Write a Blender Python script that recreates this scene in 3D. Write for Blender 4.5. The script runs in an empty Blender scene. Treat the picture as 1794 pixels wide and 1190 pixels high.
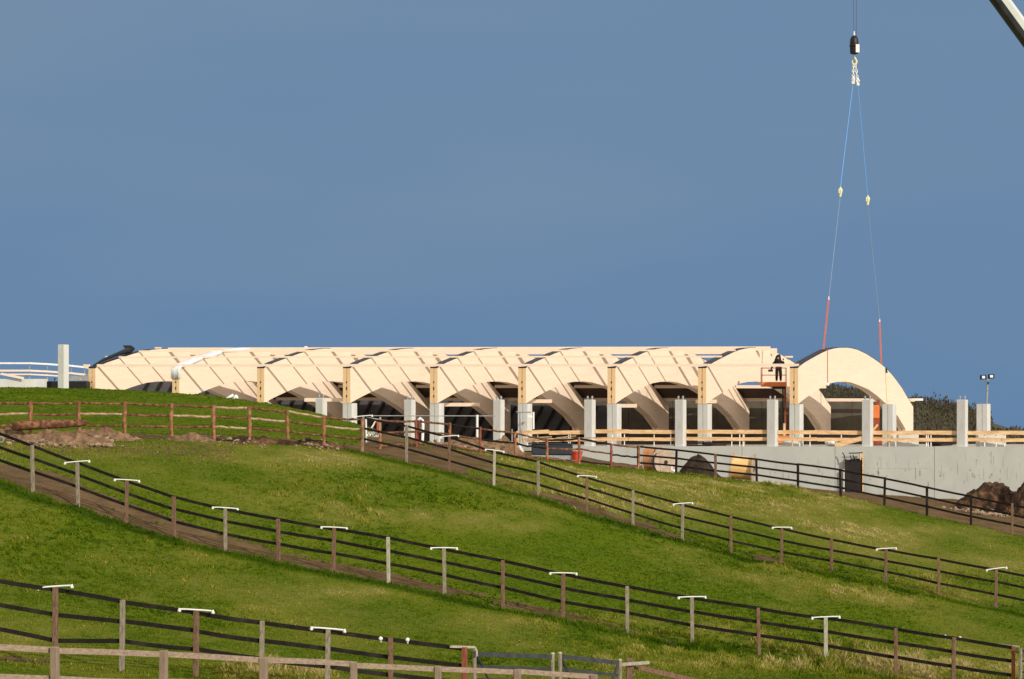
import bpy, math, random
import numpy as np
from mathutils import Vector, Matrix, noise as mnoise

# ------------------------------------------------------------------ camera, world, sun
sc = bpy.context.scene
col = sc.collection
F = 4500.0      # focal length in photo pixels (photo is 1794 px wide)
Y0 = 752.0      # horizon row of the photo
cam_d = bpy.data.cameras.new("camera")
cam_d.sensor_width = 36.0
cam_d.lens = F / 1794.0 * 36.0
cam_d.shift_y = (Y0 - 595.0) / 1794.0
cam_d.clip_start = 1.0
cam_d.clip_end = 20000.0
cam = bpy.data.objects.new("camera", cam_d)
cam.rotation_euler = (math.radians(90), 0, 0)
col.objects.link(cam)
sc.camera = cam

SUN_EL = math.radians(24.0)
SUN_TRAVEL = Vector((-4.18, 5.28, -3.0)).normalized()      # direction the light travels
sun_az = math.atan2(-SUN_TRAVEL.x, -SUN_TRAVEL.y)           # from +Y towards +X
world = bpy.data.worlds.new("World")
sc.world = world
world.use_nodes = True
wn = world.node_tree
wn.nodes.clear()
w_out = wn.nodes.new("ShaderNodeOutputWorld")
w_bg = wn.nodes.new("ShaderNodeBackground")
w_sky = wn.nodes.new("ShaderNodeTexSky")
w_sky.sky_type = 'NISHITA'
w_sky.sun_disc = False
w_sky.sun_elevation = SUN_EL
w_sky.sun_rotation = sun_az
w_sky.air_density = 1.0
w_sky.dust_density = 0.6
w_sky.ozone_density = 3.0
# a far bank of slate rain cloud standing behind the hill, mixed over the clear sky
w_tc = wn.nodes.new("ShaderNodeTexCoord")
w_map = wn.nodes.new("ShaderNodeMapping")
w_map.inputs['Scale'].default_value = (1.2, 1.2, 5.0)
w_noise = wn.nodes.new("ShaderNodeTexNoise")
w_noise.inputs['Scale'].default_value = 3.0
w_noise.inputs['Detail'].default_value = 3.0
w_noise.inputs['Roughness'].default_value = 0.45
w_ramp = wn.nodes.new("ShaderNodeValToRGB")
w_ramp.color_ramp.elements[0].position = 0.22
w_ramp.color_ramp.elements[0].color = (1.14, 2.26, 4.00, 1)
w_ramp.color_ramp.elements[1].position = 0.80
w_ramp.color_ramp.elements[1].color = (1.72, 2.66, 3.98, 1)
w_sep = wn.nodes.new("ShaderNodeSeparateXYZ")
w_el = wn.nodes.new("ShaderNodeMapRange")
w_el.inputs['From Min'].default_value = -0.02
w_el.inputs['From Max'].default_value = 0.16
w_el.inputs['To Min'].default_value = -0.16
w_el.inputs['To Max'].default_value = 0.20
w_mul = wn.nodes.new("ShaderNodeVectorMath")
w_mul.operation = 'SCALE'
w_mul.inputs['Scale'].default_value = 1.0
w_add = wn.nodes.new("ShaderNodeMath")
w_add.operation = 'ADD'
w_mix = wn.nodes.new("ShaderNodeMix")
w_mix.data_type = 'RGBA'
L = wn.links.new
# the bank fills the sky ahead; elsewhere, out of view, bright warm cloud is added as fill light
w_front = wn.nodes.new("ShaderNodeMapRange")
w_front.inputs['From Min'].default_value = 0.25
w_front.inputs['From Max'].default_value = 0.60
w_top = wn.nodes.new("ShaderNodeMapRange")
w_top.inputs['From Min'].default_value = 0.62
w_top.inputs['From Max'].default_value = 0.40
w_and = wn.nodes.new("ShaderNodeMath")
w_and.operation = 'MULTIPLY'
w_n2 = wn.nodes.new("ShaderNodeTexNoise")
w_n2.inputs['Scale'].default_value = 2.2
w_n2.inputs['Detail'].default_value = 5.0
w_cf = wn.nodes.new("ShaderNodeMapRange")
w_cf.inputs['From Min'].default_value = 0.40
w_cf.inputs['From Max'].default_value = 0.60
w_cf.inputs['To Min'].default_value = 0.25
w_cf.inputs['To Max'].default_value = 0.95
w_cl = wn.nodes.new("ShaderNodeMix")
w_cl.data_type = 'RGBA'
w_cl.inputs['B'].default_value = (13.0, 11.8, 10.4, 1)
L(w_sep.outputs['Y'], w_front.inputs['Value'])
L(w_sep.outputs['Z'], w_top.inputs['Value'])
L(w_front.outputs['Result'], w_and.inputs[0])
L(w_top.outputs['Result'], w_and.inputs[1])
L(w_and.outputs['Value'], w_mix.inputs['Factor'])
L(w_tc.outputs['Generated'], w_n2.inputs['Vector'])
L(w_n2.outputs['Fac'], w_cf.inputs['Value'])
L(w_cf.outputs['Result'], w_cl.inputs['Factor'])
L(w_sky.outputs['Color'], w_cl.inputs['A'])
L(w_tc.outputs['Generated'], w_map.inputs['Vector'])
L(w_map.outputs['Vector'], w_noise.inputs['Vector'])
L(w_noise.outputs['Fac'], w_add.inputs[0])
L(w_add.outputs['Value'], w_ramp.inputs['Fac'])
L(w_tc.outputs['Generated'], w_sep.inputs['Vector'])
L(w_sep.outputs['Z'], w_el.inputs['Value'])
L(w_ramp.outputs['Color'], w_mul.inputs[0])
L(w_el.outputs['Result'], w_add.inputs[1])
L(w_cl.outputs['Result'], w_mix.inputs['A'])
L(w_mul.outputs['Vector'], w_mix.inputs['B'])
L(w_mix.outputs['Result'], w_bg.inputs['Color'])
w_bg.inputs['Strength'].default_value = 0.1
L(w_bg.outputs['Background'], w_out.inputs['Surface'])

sun_d = bpy.data.lights.new("sun", 'SUN')
sun_d.energy = 3.35
sun_d.angle = math.radians(0.5)
sun_d.color = (1.0, 0.93, 0.82)
sun = bpy.data.objects.new("sun", sun_d)
sun.rotation_euler = SUN_TRAVEL.to_track_quat('-Z', 'Y').to_euler()
sun.location = (60, -60, 60)
col.objects.link(sun)

sc.view_settings.view_transform = 'Standard'
sc.view_settings.look = 'None'
sc.view_settings.exposure = 0.0
sc.view_settings.gamma = 1.0
sc.view_settings.use_curve_mapping = False
sc.cycles.max_bounces = 6
sc.cycles.use_denoising = True

rnd = random.Random(7)

# ------------------------------------------------------------------ helpers
def at(px, py, D):
    """the point that stands D metres out, at this column and row of the photo"""
    return Vector(((px - 897.0) * D / F, D, (Y0 - py) * D / F))

def interp(x, xs, ys):
    return float(np.interp(x, xs, ys))

class MB:
    def __init__(s):
        s.v, s.f, s.m = [], [], []
    def add(s, vs, fs, mi=0):
        o = len(s.v)
        s.v += [tuple(v) for v in vs]
        s.f += [tuple(i + o for i in f) for f in fs]
        s.m += [mi] * len(fs)
        return s
    def box(s, c, ax, ay, az, mi=0):
        c, ax, ay, az = Vector(c), Vector(ax), Vector(ay), Vector(az)
        vs = [c + ax * i + ay * j + az * k for k in (-1, 1) for j in (-1, 1) for i in (-1, 1)]
        return s.add(vs, [(0, 2, 3, 1), (4, 5, 7, 6), (0, 1, 5, 4), (2, 6, 7, 3), (0, 4, 6, 2), (1, 3, 7, 5)], mi)
    def bar(s, p, q, w, h, up=(0, 0, 1), mi=0):
        """board from p to q, w thick sideways, h high"""
        p, q = Vector(p), Vector(q)
        d = q - p
        side = d.cross(Vector(up)).normalized()
        u = side.cross(d).normalized()
        return s.box((p + q) / 2, d / 2, side * w / 2, u * h / 2, mi)
    def tube(s, pts, r, n=8, mi=0, cap=True):
        pts = [Vector(p) for p in pts]
        rs = r if isinstance(r, (list, tuple)) else [r] * len(pts)
        rings, prev = [], None
        for i, p in enumerate(pts):
            d = (pts[min(i + 1, len(pts) - 1)] - pts[max(i - 1, 0)]).normalized()
            a = prev if prev is not None else (Vector((0, 0, 1)) if abs(d.z) < .9 else Vector((1, 0, 0)))
            a = (a - d * a.dot(d)).normalized()
            prev = a
            b = d.cross(a)
            rings.append([p + (a * math.cos(2 * math.pi * k / n) + b * math.sin(2 * math.pi * k / n)) * rs[i] for k in range(n)])
        vs = [v for R in rings for v in R]
        fs = [(i * n + k, i * n + (k + 1) % n, (i + 1) * n + (k + 1) % n, (i + 1) * n + k) for i in range(len(pts) - 1) for k in range(n)]
        if cap:
            fs += [tuple(range(n))[::-1], tuple((len(pts) - 1) * n + k for k in range(n))]
        return s.add(vs, fs, mi)
    def prism(s, poly, off, mi=0, side_mi=None):
        """closed outline of 3-D points, pushed along off"""
        n = len(poly)
        poly = [Vector(p) for p in poly]
        off = Vector(off)
        vs = poly + [p + off for p in poly]
        s.add(vs, [tuple(range(n))[::-1], tuple(range(n, 2 * n))], mi)
        s.add(vs, [(i, (i + 1) % n, (i + 1) % n + n, i + n) for i in range(n)], mi if side_mi is None else side_mi)
        return s
    def blob(s, c, rx, ry, rz, seed=0, amp=.25, seg=10, rings=7, mi=0, zcut=None):
        vs, fs = [], []
        c = Vector(c)
        for i in range(rings + 1):
            th = math.pi * i / rings
            for k in range(seg):
                ph = 2 * math.pi * k / seg
                d = Vector((math.sin(th) * math.cos(ph), math.sin(th) * math.sin(ph), math.cos(th)))
                g = 1 + amp * mnoise.noise(d * 1.7 + Vector((seed * 3.1, seed, 0))) + amp * .5 * mnoise.noise(d * 4.3 + Vector((seed, 0, seed * 2)))
                vs.append(c + Vector((d.x * rx, d.y * ry, d.z * rz)) * g)
        for i in range(rings):
            for k in range(seg):
                fs.append((i * seg + k, (i + 1) * seg + k, (i + 1) * seg + (k + 1) % seg, i * seg + (k + 1) % seg))
        return s.add(vs, fs, mi)
    def build(s, name, mat, parent=None, smooth=False, bevel=0.0):
        org = parent.matrix_world.translation if False else (Vector(parent['_org']) if parent is not None else None)
        me = bpy.data.meshes.new(name)
        vs = [Vector(v) for v in s.v]
        if org is None:
            base = Vector((sum(v.x for v in vs) / len(vs), sum(v.y for v in vs) / len(vs), min(v.z for v in vs)))
        else:
            base = org
        me.from_pydata([tuple(v - base) for v in vs], [], s.f)
        mats = mat if isinstance(mat, (list, tuple)) else [mat]
        for m in mats:
            me.materials.append(m)
        if len(mats) > 1:
            me.polygons.foreach_set('material_index', s.m)
        if smooth:
            me.polygons.foreach_set('use_smooth', [True] * len(me.polygons))
        me.update()
        o = bpy.data.objects.new(name, me)
        col.objects.link(o)
        if parent is None:
            o.location = base
        else:
            o.parent = parent
        o['_org'] = tuple(base)
        if bevel:
            b = o.modifiers.new('bevel', 'BEVEL')
            b.width = bevel
            b.segments = 1
            b.limit_method = 'ANGLE'
        return o

def tag(o, label, cat, group=None, kind=None):
    if label: o['label'] = label
    if cat: o['category'] = cat
    if group: o['group'] = group
    if kind or cat: o['kind'] = kind or 'thing'
    return o

def thing(name, loc, label, cat, group=None):
    o = bpy.data.objects.new(name, None)
    o.empty_display_size = .2
    o.location = loc
    o['_org'] = tuple(loc)
    col.objects.link(o)
    return tag(o, label, cat, group)

def sphere_uv(mb, c, r, seg=10, rings=6, mi=0):
    return mb.blob(c, r, r, r, 0, 0, seg, rings, mi)

# ------------------------------------------------------------------ materials
def mat(name, c1, c2=None, scale=4.0, rough=.8, metal=0.0, bump=0.0, bscale=None, stretch=(1, 1, 1), lo=.35, hi=.65, spec=.3, detail=5, c3=None, s3=20.0, f3=.5):
    m = bpy.data.materials.new(name)
    m.use_nodes = True
    nt = m.node_tree
    bs = nt.nodes['Principled BSDF']
    bs.inputs['Roughness'].default_value = rough
    bs.inputs['Metallic'].default_value = metal
    bs.inputs['Specular IOR Level'].default_value = spec
    bs.inputs['Base Color'].default_value = (*c1, 1)
    tc = nt.nodes.new('ShaderNodeTexCoord')
    mp = nt.nodes.new('ShaderNodeMapping')
    mp.inputs['Scale'].default_value = stretch
    nt.links.new(tc.outputs['Object'], mp.inputs['Vector'])
    if c2 is not None:
        nz = nt.nodes.new('ShaderNodeTexNoise')
        nz.inputs['Scale'].default_value = scale
        nz.inputs['Detail'].default_value = detail
        nz.inputs['Roughness'].default_value = .6
        rp = nt.nodes.new('ShaderNodeValToRGB')
        rp.color_ramp.elements[0].position = lo
        rp.color_ramp.elements[0].color = (*c1, 1)
        rp.color_ramp.elements[1].position = hi
        rp.color_ramp.elements[1].color = (*c2, 1)
        nt.links.new(mp.outputs['Vector'], nz.inputs['Vector'])
        nt.links.new(nz.outputs['Fac'], rp.inputs['Fac'])
        out = rp.outputs['Color']
        if c3 is not None:
            n3 = nt.nodes.new('ShaderNodeTexNoise')
            n3.inputs['Scale'].default_value = s3
            n3.inputs['Detail'].default_value = 4
            r3 = nt.nodes.new('ShaderNodeMapRange')
            r3.inputs['From Min'].default_value = .5
            r3.inputs['From Max'].default_value = .7
            r3.inputs['To Max'].default_value = f3
            mx = nt.nodes.new('ShaderNodeMix')
            mx.data_type = 'RGBA'
            nt.links.new(mp.outputs['Vector'], n3.inputs['Vector'])
            nt.links.new(n3.outputs['Fac'], r3.inputs['Value'])
            nt.links.new(r3.outputs['Result'], mx.inputs['Factor'])
            nt.links.new(out, mx.inputs['A'])
            mx.inputs['B'].default_value = (*c3, 1)
            out = mx.outputs['Result']
        nt.links.new(out, bs.inputs['Base Color'])
    if bump:
        nb = nt.nodes.new('ShaderNodeTexNoise')
        nb.inputs['Scale'].default_value = bscale or scale * 3
        nb.inputs['Detail'].default_value = 6
        bp = nt.nodes.new('ShaderNodeBump')
        bp.inputs['Strength'].default_value = 1.0
        bp.inputs['Distance'].default_value = bump
        nt.links.new(mp.outputs['Vector'], nb.inputs['Vector'])
        nt.links.new(nb.outputs['Fac'], bp.inputs['Height'])
        nt.links.new(bp.outputs['Normal'], bs.inputs['Normal'])
    return m

M = {}
M['glulam'] = mat('glulam_face', (.78, .615, .465), (.82, .66, .51), .8, .65, stretch=(.5, .5, 5), c3=(.72, .54, .39), s3=2, f3=.45)
M['glulam_end'] = mat('glulam_end_grain', (.80, .54, .27), (.86, .61, .35), 2, .7, stretch=(3, 3, 1), c3=(.72, .42, .18), s3=2, f3=.6)
M['slot'] = mat('dark_slot', (.05, .03, .02))
M['board'] = mat('formwork_board', (.62, .36, .16), (.82, .58, .32), 1.0, .75, stretch=(1, 1, 5), c3=(.36, .18, .08), s3=2.5, f3=.5)
M['membrane'] = mat('black_membrane', (.008, .010, .016), (.02, .024, .035), 3, .55, spec=.35, bump=.02)
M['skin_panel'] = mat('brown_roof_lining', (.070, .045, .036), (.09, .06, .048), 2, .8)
M['conc'] = mat('precast_concrete', (.53, .53, .49), (.62, .62, .58), 1.3, .85, stretch=(1, 1, .35), c3=(.46, .44, .40), s3=4, f3=.4, bump=.004)
M['mud'] = mat('muddy_slab', (.34, .31, .26), (.46, .43, .37), 1.5, .9)
M['dark_wall'] = mat('dark_brown_wall', (.088, .074, .055), (.115, .097, .072), .8, .9, c3=(.045, .045, .03), s3=2)
M['slant_bar'] = mat('dark_slant_bar', (.010, .008, .008), (.016, .013, .012), 3, .8)
M['sheet'] = mat('grey_backing_sheet', (.05, .048, .05), (.075, .07, .07), 1.5, .8)
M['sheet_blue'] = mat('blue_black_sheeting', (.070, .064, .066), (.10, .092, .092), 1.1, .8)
M['rail_black'] = mat('creosoted_rail', (.009, .007, .0055), (.018, .014, .010), 9, .8, stretch=(1, 1, 1), c3=(.05, .042, .033), s3=2, f3=.45, spec=.12)
M['post_grey'] = mat('weathered_grey_post', (.20, .165, .12), (.32, .27, .20), 9, .9, stretch=(3, 3, .6), c3=(.08, .055, .035), s3=12, f3=.7, bump=.004)
M['post_brown'] = mat('weathered_brown_post', (.14, .075, .045), (.22, .13, .085), 9, .9, stretch=(3, 3, .6), c3=(.05, .03, .02), s3=12, f3=.7, bump=.004)
M['post_pale'] = mat('bleached_pale_post', (.34, .31, .24), (.46, .42, .33), 9, .9, stretch=(3, 3, .6), c3=(.14, .11, .08), s3=12, f3=.6, bump=.004)
M['post_red'] = mat('red_stained_post', (.20, .05, .03), (.30, .09, .05), 8, .8, stretch=(3, 3, .6), c3=(.07, .03, .02), s3=10, f3=.5)
M['rustic'] = mat('rustic_bark_rail', (.085, .030, .014), (.30, .15, .07), 7, .9, lo=.42, hi=.66, c3=(.05, .02, .012), s3=14, f3=.7, bump=.015)
M['rustic_pale'] = mat('peeled_rustic_rail', (.28, .17, .09), (.52, .40, .24), 7, .9, lo=.4, hi=.62, c3=(.12, .06, .03), s3=14, f3=.6, bump=.015)
M['rustic_post'] = mat('rustic_post_wood', (.20, .075, .035), (.48, .24, .12), 6, .9, lo=.4, hi=.65, c3=(.09, .03, .02), s3=12, f3=.7, bump=.015)
M['plank'] = mat('weathered_plank', (.24, .165, .12), (.36, .27, .20), 5, .85, stretch=(.6, 3, 6), c3=(.12, .085, .05), s3=8, f3=.5, bump=.003)
M['plank_post'] = mat('lichened_plank_post', (.22, .15, .11), (.32, .24, .17), 6, .9, stretch=(2, 2, .7), c3=(.10, .10, .04), s3=6, f3=.6, bump=.004)
M['white'] = mat('white_plastic', (.72, .72, .66), (.80, .80, .76), 8, .45)
M['offwhite'] = mat('white_sheet', (.70, .70, .70), (.82, .82, .82), 2, .4, bump=.05, bscale=1.5)
M['galv'] = mat('galvanised_steel', (.24, .25, .25), (.36, .37, .37), 6, .6, .2)
M['galv_dark'] = mat('dark_steel_tube', (.020, .022, .026), (.045, .048, .052), 5, .6, 0)
M['yellow'] = mat('yellow_shackle', (.70, .66, .30), (.80, .78, .45), 8, .5)
M['sling_red'] = mat('red_webbing', (.42, .12, .09), (.52, .18, .14), 14, .8)
M['wire'] = mat('pale_blue_wire_rope', (.20, .30, .42), (.26, .36, .48), 14, .5)
M['blue_rope'] = mat('blue_rope', (.12, .36, .80), (.16, .42, .86), 14, .6)
M['cable'] = mat('dark_hoist_cable', (.10, .12, .15))
M['black_paint'] = mat('black_painted_steel', (.008, .008, .008), (.015, .012, .012), 5, .5)
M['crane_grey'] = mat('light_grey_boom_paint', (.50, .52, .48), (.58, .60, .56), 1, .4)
M['crane_dark'] = mat('boom_shade_and_head', (.012, .012, .012), (.03, .03, .028), 1, .4)  # shade of the boom's lower side put into the colour; head shares it
M['orange'] = mat('orange_machine_paint', (.58, .14, .03), (.64, .20, .05), 3, .5)
M['rust_red'] = mat('rusty_red_steel', (.16, .03, .015), (.26, .06, .025), 3, .7)
M['red'] = mat('red_plastic', (.55, .05, .03), (.60, .08, .05), 3, .4)
M['cloth'] = mat('black_work_clothes', (.010, .008, .010), (.022, .016, .016), 9, .9)
M['skin'] = mat('skin', (.45, .27, .19))
M['navy'] = mat('navy_painted_steel', (.018, .020, .030), (.03, .034, .045), 1.5, .6)
M['soil'] = mat('dark_soil', (.020, .010, .006), (.085, .042, .020), 1.6, .95, lo=.42, hi=.66, bump=.2, bscale=3, c3=(.22, .12, .05), s3=3, f3=.6)
M['soil_light'] = mat('dry_clay', (.15, .085, .045), (.28, .175, .10), 2.5, .95, lo=.4, hi=.65, bump=.14, bscale=4, c3=(.045, .035, .012), s3=3, f3=.9)
M['soil_dark'] = mat('black_brown_soil', (.012, .008, .006), (.035, .022, .014), 2.0, .95, bump=.1, bscale=4, c3=(.10, .06, .03), s3=3, f3=.4)
M['rock'] = mat('pale_rubble', (.22, .15, .09), (.38, .29, .19), 2.5, .95, bump=.02, c3=(.09, .055, .03), s3=4, f3=.8)
M['turf'] = mat('upturned_turf', (.05, .035, .015), (.12, .10, .03), 6, .95, bump=.03)
M['drum_wood'] = mat('cable_drum_wood', (.36, .27, .20), (.50, .40, .30), 4, .85, c3=(.2, .13, .08), s3=6)
M['drum_rust'] = mat('orange_brown_drum_wrap', (.34, .14, .06), (.46, .24, .12), 3, .8)
M['ply'] = mat('yellow_plywood', (.70, .42, .14), (.82, .58, .28), 1.5, .7, c3=(.5, .25, .08), s3=3)
M['cable_coil'] = mat('brown_coiled_cable', (.08, .045, .02), (.16, .10, .05), 20, .7, stretch=(1, 1, 4))
M['glass'] = mat('lamp_glass', (.75, .8, .82), rough=.15)
M['formwork'] = mat('dark_steel_formwork', (.014, .012, .013), (.024, .018, .015), 1.4, .8, c3=(.10, .035, .01), s3=1.0, f3=.6)
M['tarp_green'] = mat('black_green_tarp', (.006, .010, .010), (.02, .02, .028), 5, .5)
M['tyre'] = mat('tyre_rubber', (.02, .02, .02))
# ------------------------------------------------------------------ fence lines: (column, top row, foot row) read from the photo, with their distances
FA = [(635,730,790),(712,745,808),(787,765,829),(865,790,852),(943,808,870),(1028,835,893),(1109,859,921),(1195,883,949),(1281,904,970),(1369,925,990),(1457,944,1003),(1551,962,1022),(1645,978,1045),(1744,997,1065),(1846,1017,1086)]
FAD = ([635,1028,1744,1846],[97,92,86,85])
FB = [(-30,748,830),(58,780,855),(137,810,884),(221,842,915),(305,870,944),(395,891,967),(488,909,984),(584,925,1001),(681,941,1022),(779,961,1041),(881,982,1063),(986,1005,1089),(1099,1027,1107),(1213,1047,1130),(1330,1065,1148),(1447,1082,1165),(1570,1101,1188),(1670,1117,1204),(1775,1133,1220)]
FBD = ([-30,58,488,1099,1775],[81,79,76,72,68.5])
FR = [(-35,703,769),(53,703,769),(139,703,768),(219,704,769),(300,707,770),(375,710,768),(437,712,772),(504,718,777),(567,728,783),(634,733,789)]
FRD = ([-35,567],[93,97])
FC = [(-25,1010,1160),(96,1029,1188),(213,1051,1164),(343,1070,1184),(458,1088,1203),(573,1103,1214),(685,1118,1228),(813,1134,1240)]
FCD = ([-25,96,343,815,1104],[53,53.5,54,55,57])
FE = [(-90,1124,1290),(98,1133,1292),(287,1140,1292),(463,1152,1288),(622,1160,1290),(770,1167,1288),(907,1173,1288),(1040,1182,1290)]
FED = ([-90,98,1040],[35.5,36.5,44])
FD = [(666,735,787),(730,736,779),(787,741,784),(841,748,795),(903,757,802),(958,769,807),(1015,766,812),(1070,777,819),(1118,781,826),(1184,787,831),(1254,795,840),(1326,803,847),(1398,812,858),(1473,822,871),(1549,836,888),(1624,852,905),(1701,868,923),(1773,882,937),(1850,898,955)]
FDD = ([666,958,1118,1326,1549,1850],[99,113,117,114,111,106])

# ------------------------------------------------------------------ the lie of the land: a smooth surface through surveyed heights
ctl = []
for Ln, DD in ((FA, FAD), (FB, FBD), (FR[:-1], FRD), (FE, FED), (FD, FDD)):
    for (px, pt, pb) in Ln:
        ctl.append(at(px, pb, interp(px, *DD)))
for (px, pt, pb) in FC + [(1104, 1160, 1262)]:
    ctl.append(at(px, pb, interp(px, *FCD)))
ctl += [at(0,1420,25),at(900,1420,25),at(1794,1500,25),at(-500,1300,30),at(2300,1350,32),(0,8,-4.6),(-8,8,-4.4),(8,8,-5)]
ctl += [at(1300,1300,52),at(1700,1340,50),at(1500,1250,60)]
ctl += [at(px,py,D) for px,py,D in [(-120,681,124),(0,681,125),(100,682,125),(160,683,125),(230,686,125),(300,691,125),(370,697,124),(430,703,124),(500,713,123),(560,724,122),(620,741,120),(680,762,118)]]
ctl += [at(px,py,D) for px,py,D in [(0,722,108),(150,724,108),(300,727,108),(450,740,108),(560,753,108)]]
ctl += [(x,150,-.6) for x in (-40,-25,-12)]+[(x,175,-1.35) for x in (-60,-40,-25,-12,0)]+[(x,200,-1.5) for x in (-60,-30,0)]
ctl += [at(760,792,125),at(850,796,130),at(950,803,135),at(1060,812,140),at(850,788,160),(3,160,-1.5)]
ctl += [at(1120,830,150),at(1240,842,150),at(1350,852,150),at(1480,867,150),at(1640,884,145),at(1790,900,140)]
ctl += [at(1120,828,175),at(1240,838,174),at(1350,848,173),at(1480,862,172),at(1640,873,171),at(1794,885,170),at(1950,900,168)]
ctl = np.array([tuple(c) for c in ctl])
def _phi(r2):
    return np.where(r2 > 0, r2 * np.log(r2 + 1e-12) * .5, 0)
_P = ctl[:, :2] / 30.
_n = len(_P)
_A = np.zeros((_n + 3, _n + 3))
_A[:_n, :_n] = _phi(((_P[:, None] - _P[None]) ** 2).sum(-1)) + .02 * np.eye(_n)
_A[:_n, _n] = 1; _A[:_n, _n+1:] = _P; _A[_n, :_n] = 1; _A[_n+1:, :_n] = _P.T
_w = np.linalg.solve(_A, np.concatenate([ctl[:, 2], np.zeros(3)]))

def HT(X, Y):
    X = np.asarray(X, float); Y = np.asarray(Y, float)
    q0 = np.stack([X.ravel(), Y.ravel()], 1)
    Xc = np.clip(q0[:, 0], -55, 62); Yc = np.clip(q0[:, 1], 5, 215)
    Q = np.stack([Xc, Yc], 1) / 30.
    out = np.zeros(len(Q))
    for s in range(0, len(Q), 20000):
        q = Q[s:s+20000]
        out[s:s+20000] = _phi(((q[:, None] - _P[None]) ** 2).sum(-1)) @ _w[:_n] + _w[_n] + q @ _w[_n+1:]
    # beyond the surveyed ground it runs out gently to low country
    dist = np.hypot(q0[:, 0] - Xc, q0[:, 1] - Yc)
    k = np.clip(dist / 120., 0, 1)
    out = out * (1 - k) + (-7.0) * k
    return out.reshape(X.shape)

def gz(x, y):
    return float(HT([x], [y])[0])

def vnoise(x, y, seed=0):
    """cheap smooth value noise on arrays"""
    r = np.random.RandomState(seed)
    tab = r.rand(256, 256)
    xi = np.floor(x).astype(int); yi = np.floor(y).astype(int)
    fx = x - xi; fy = y - yi
    fx = fx * fx * (3 - 2 * fx); fy = fy * fy * (3 - 2 * fy)
    a = tab[xi % 256, yi % 256]; b = tab[(xi+1) % 256, yi % 256]
    c = tab[xi % 256, (yi+1) % 256]; d = tab[(xi+1) % 256, (yi+1) % 256]
    return (a * (1-fx) + b * fx) * (1-fy) + (c * (1-fx) + d * fx) * fy

def fbm(x, y, seed=0, o=4):
    s = 0; a = .5; t = 0
    for i in range(o):
        s = s + a * vnoise(x * 2**i + 31.7*i, y * 2**i + 11.3*i, seed + i); t += a; a *= .5
    return s / t

def seg_dist(X, Y, pts):
    """signed distance to a polyline (positive on the far side) and distance"""
    best = np.full(X.shape, 1e9); sg = np.zeros(X.shape)
    for (x0, y0), (x1, y1) in zip(pts[:-1], pts[1:]):
        dx, dy = x1-x0, y1-y0
        t = np.clip(((X-x0)*dx + (Y-y0)*dy) / (dx*dx+dy*dy), 0, 1)
        d = np.hypot(X - x0 - t*dx, Y - y0 - t*dy)
        s = np.sign(dx*(Y-y0) - dy*(X-x0))
        m = d < best
        best = np.where(m, d, best); sg = np.where(m, s, sg)
    return best * sg
def plan(Ln, DD):
    return [tuple(at(px, pb, interp(px, *DD)))[:2] for px, pt, pb in Ln]
PA, PB, PR, PC, PD = plan(FA, FAD), plan(FB, FBD), plan(FR[:-1], FRD), plan(FC, FCD), plan(FD, FDD)

def band(d, w):      # strip from the fence line to w metres on its far side
    return np.clip((d + .15) / .25, 0, 1) * np.clip((w - d) / .5 + .5, 0, 1)

def dirt_mask(X, Y):
    px = 897 + X / np.maximum(Y, 1) * F
    n = fbm(X * .5, Y * .5, 3)
    dB = seg_dist(X, Y, PB)
    wB = np.interp(px, [0, 137, 300, 500, 700, 1000, 1150, 1260], [3.4, 2.8, 2.1, 1.7, 1.5, 1.35, .7, -1])
    m = band(dB, wB + (n-.5)*1.2) * (wB > 0)
    dA = seg_dist(X, Y, PA)
    wA = np.interp(px, [600, 640, 720, 800, 865, 943, 1195, 1369, 1440, 1600, 1645, 1794], [5, 5, 6, 3.6, 1.7, 1.3, 1.4, 1.0, -.5, -.5, .9, 1.3])
    m = np.maximum(m, band(dA, wA + (n-.5)*1.2) * (wA > 0) * (px > 628))
    cov = np.interp(px, [0, 250, 600, 1000, 1300, 1794], [1.0, .95, .72, .55, .40, .45])
    brk = fbm(X * .9, Y * .9, 77, 3)
    m = m * np.where(Y < 98, np.clip((brk - (1 - cov) * .75) * 6, 0, 1), 1)
    dR = seg_dist(X, Y, PR)
    m = np.maximum(m, np.clip((n*3.2 - np.abs(dR - .8)) * 1.2, 0, 1) * (px < 650))
    m = np.maximum(m, np.clip((1.0 - (dR + 3.2)**2 / 16) * .55 * (n > .3), 0, 1) * (px < 420))      # worn, half-bare ground in front of the rustic fence
    dD = seg_dist(X, Y, PD)
    m = np.maximum(m, np.clip((dD - .25) / .4, 0, 1) * (px > 1380) * (Y < 230))
    m = np.maximum(m, np.clip((dD - 3.0 + n*3) / .8, 0, 1) * (px > 990) * (px <= 1385) * (Y < 230))
    yard = (Y > 98) * (px > 640) * (px <= 1000)
    patch = np.exp(-((px - 985) / 120)**2 - ((Y - 108) / 9)**2)
    m = np.maximum(m, yard * np.clip((n - .15 - patch * .9) * 4, 0, 1))
    m = np.maximum(m, np.clip((.9 - np.abs(seg_dist(X, Y, PC) - 1.2)) * 1.5, 0, 1) * np.clip((140 - px) / 60, 0, 1) * .9)
    m = np.maximum(m, (Y > 160) * (px > 560) * 1.0)
    return np.clip(m, 0, 1)

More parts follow.
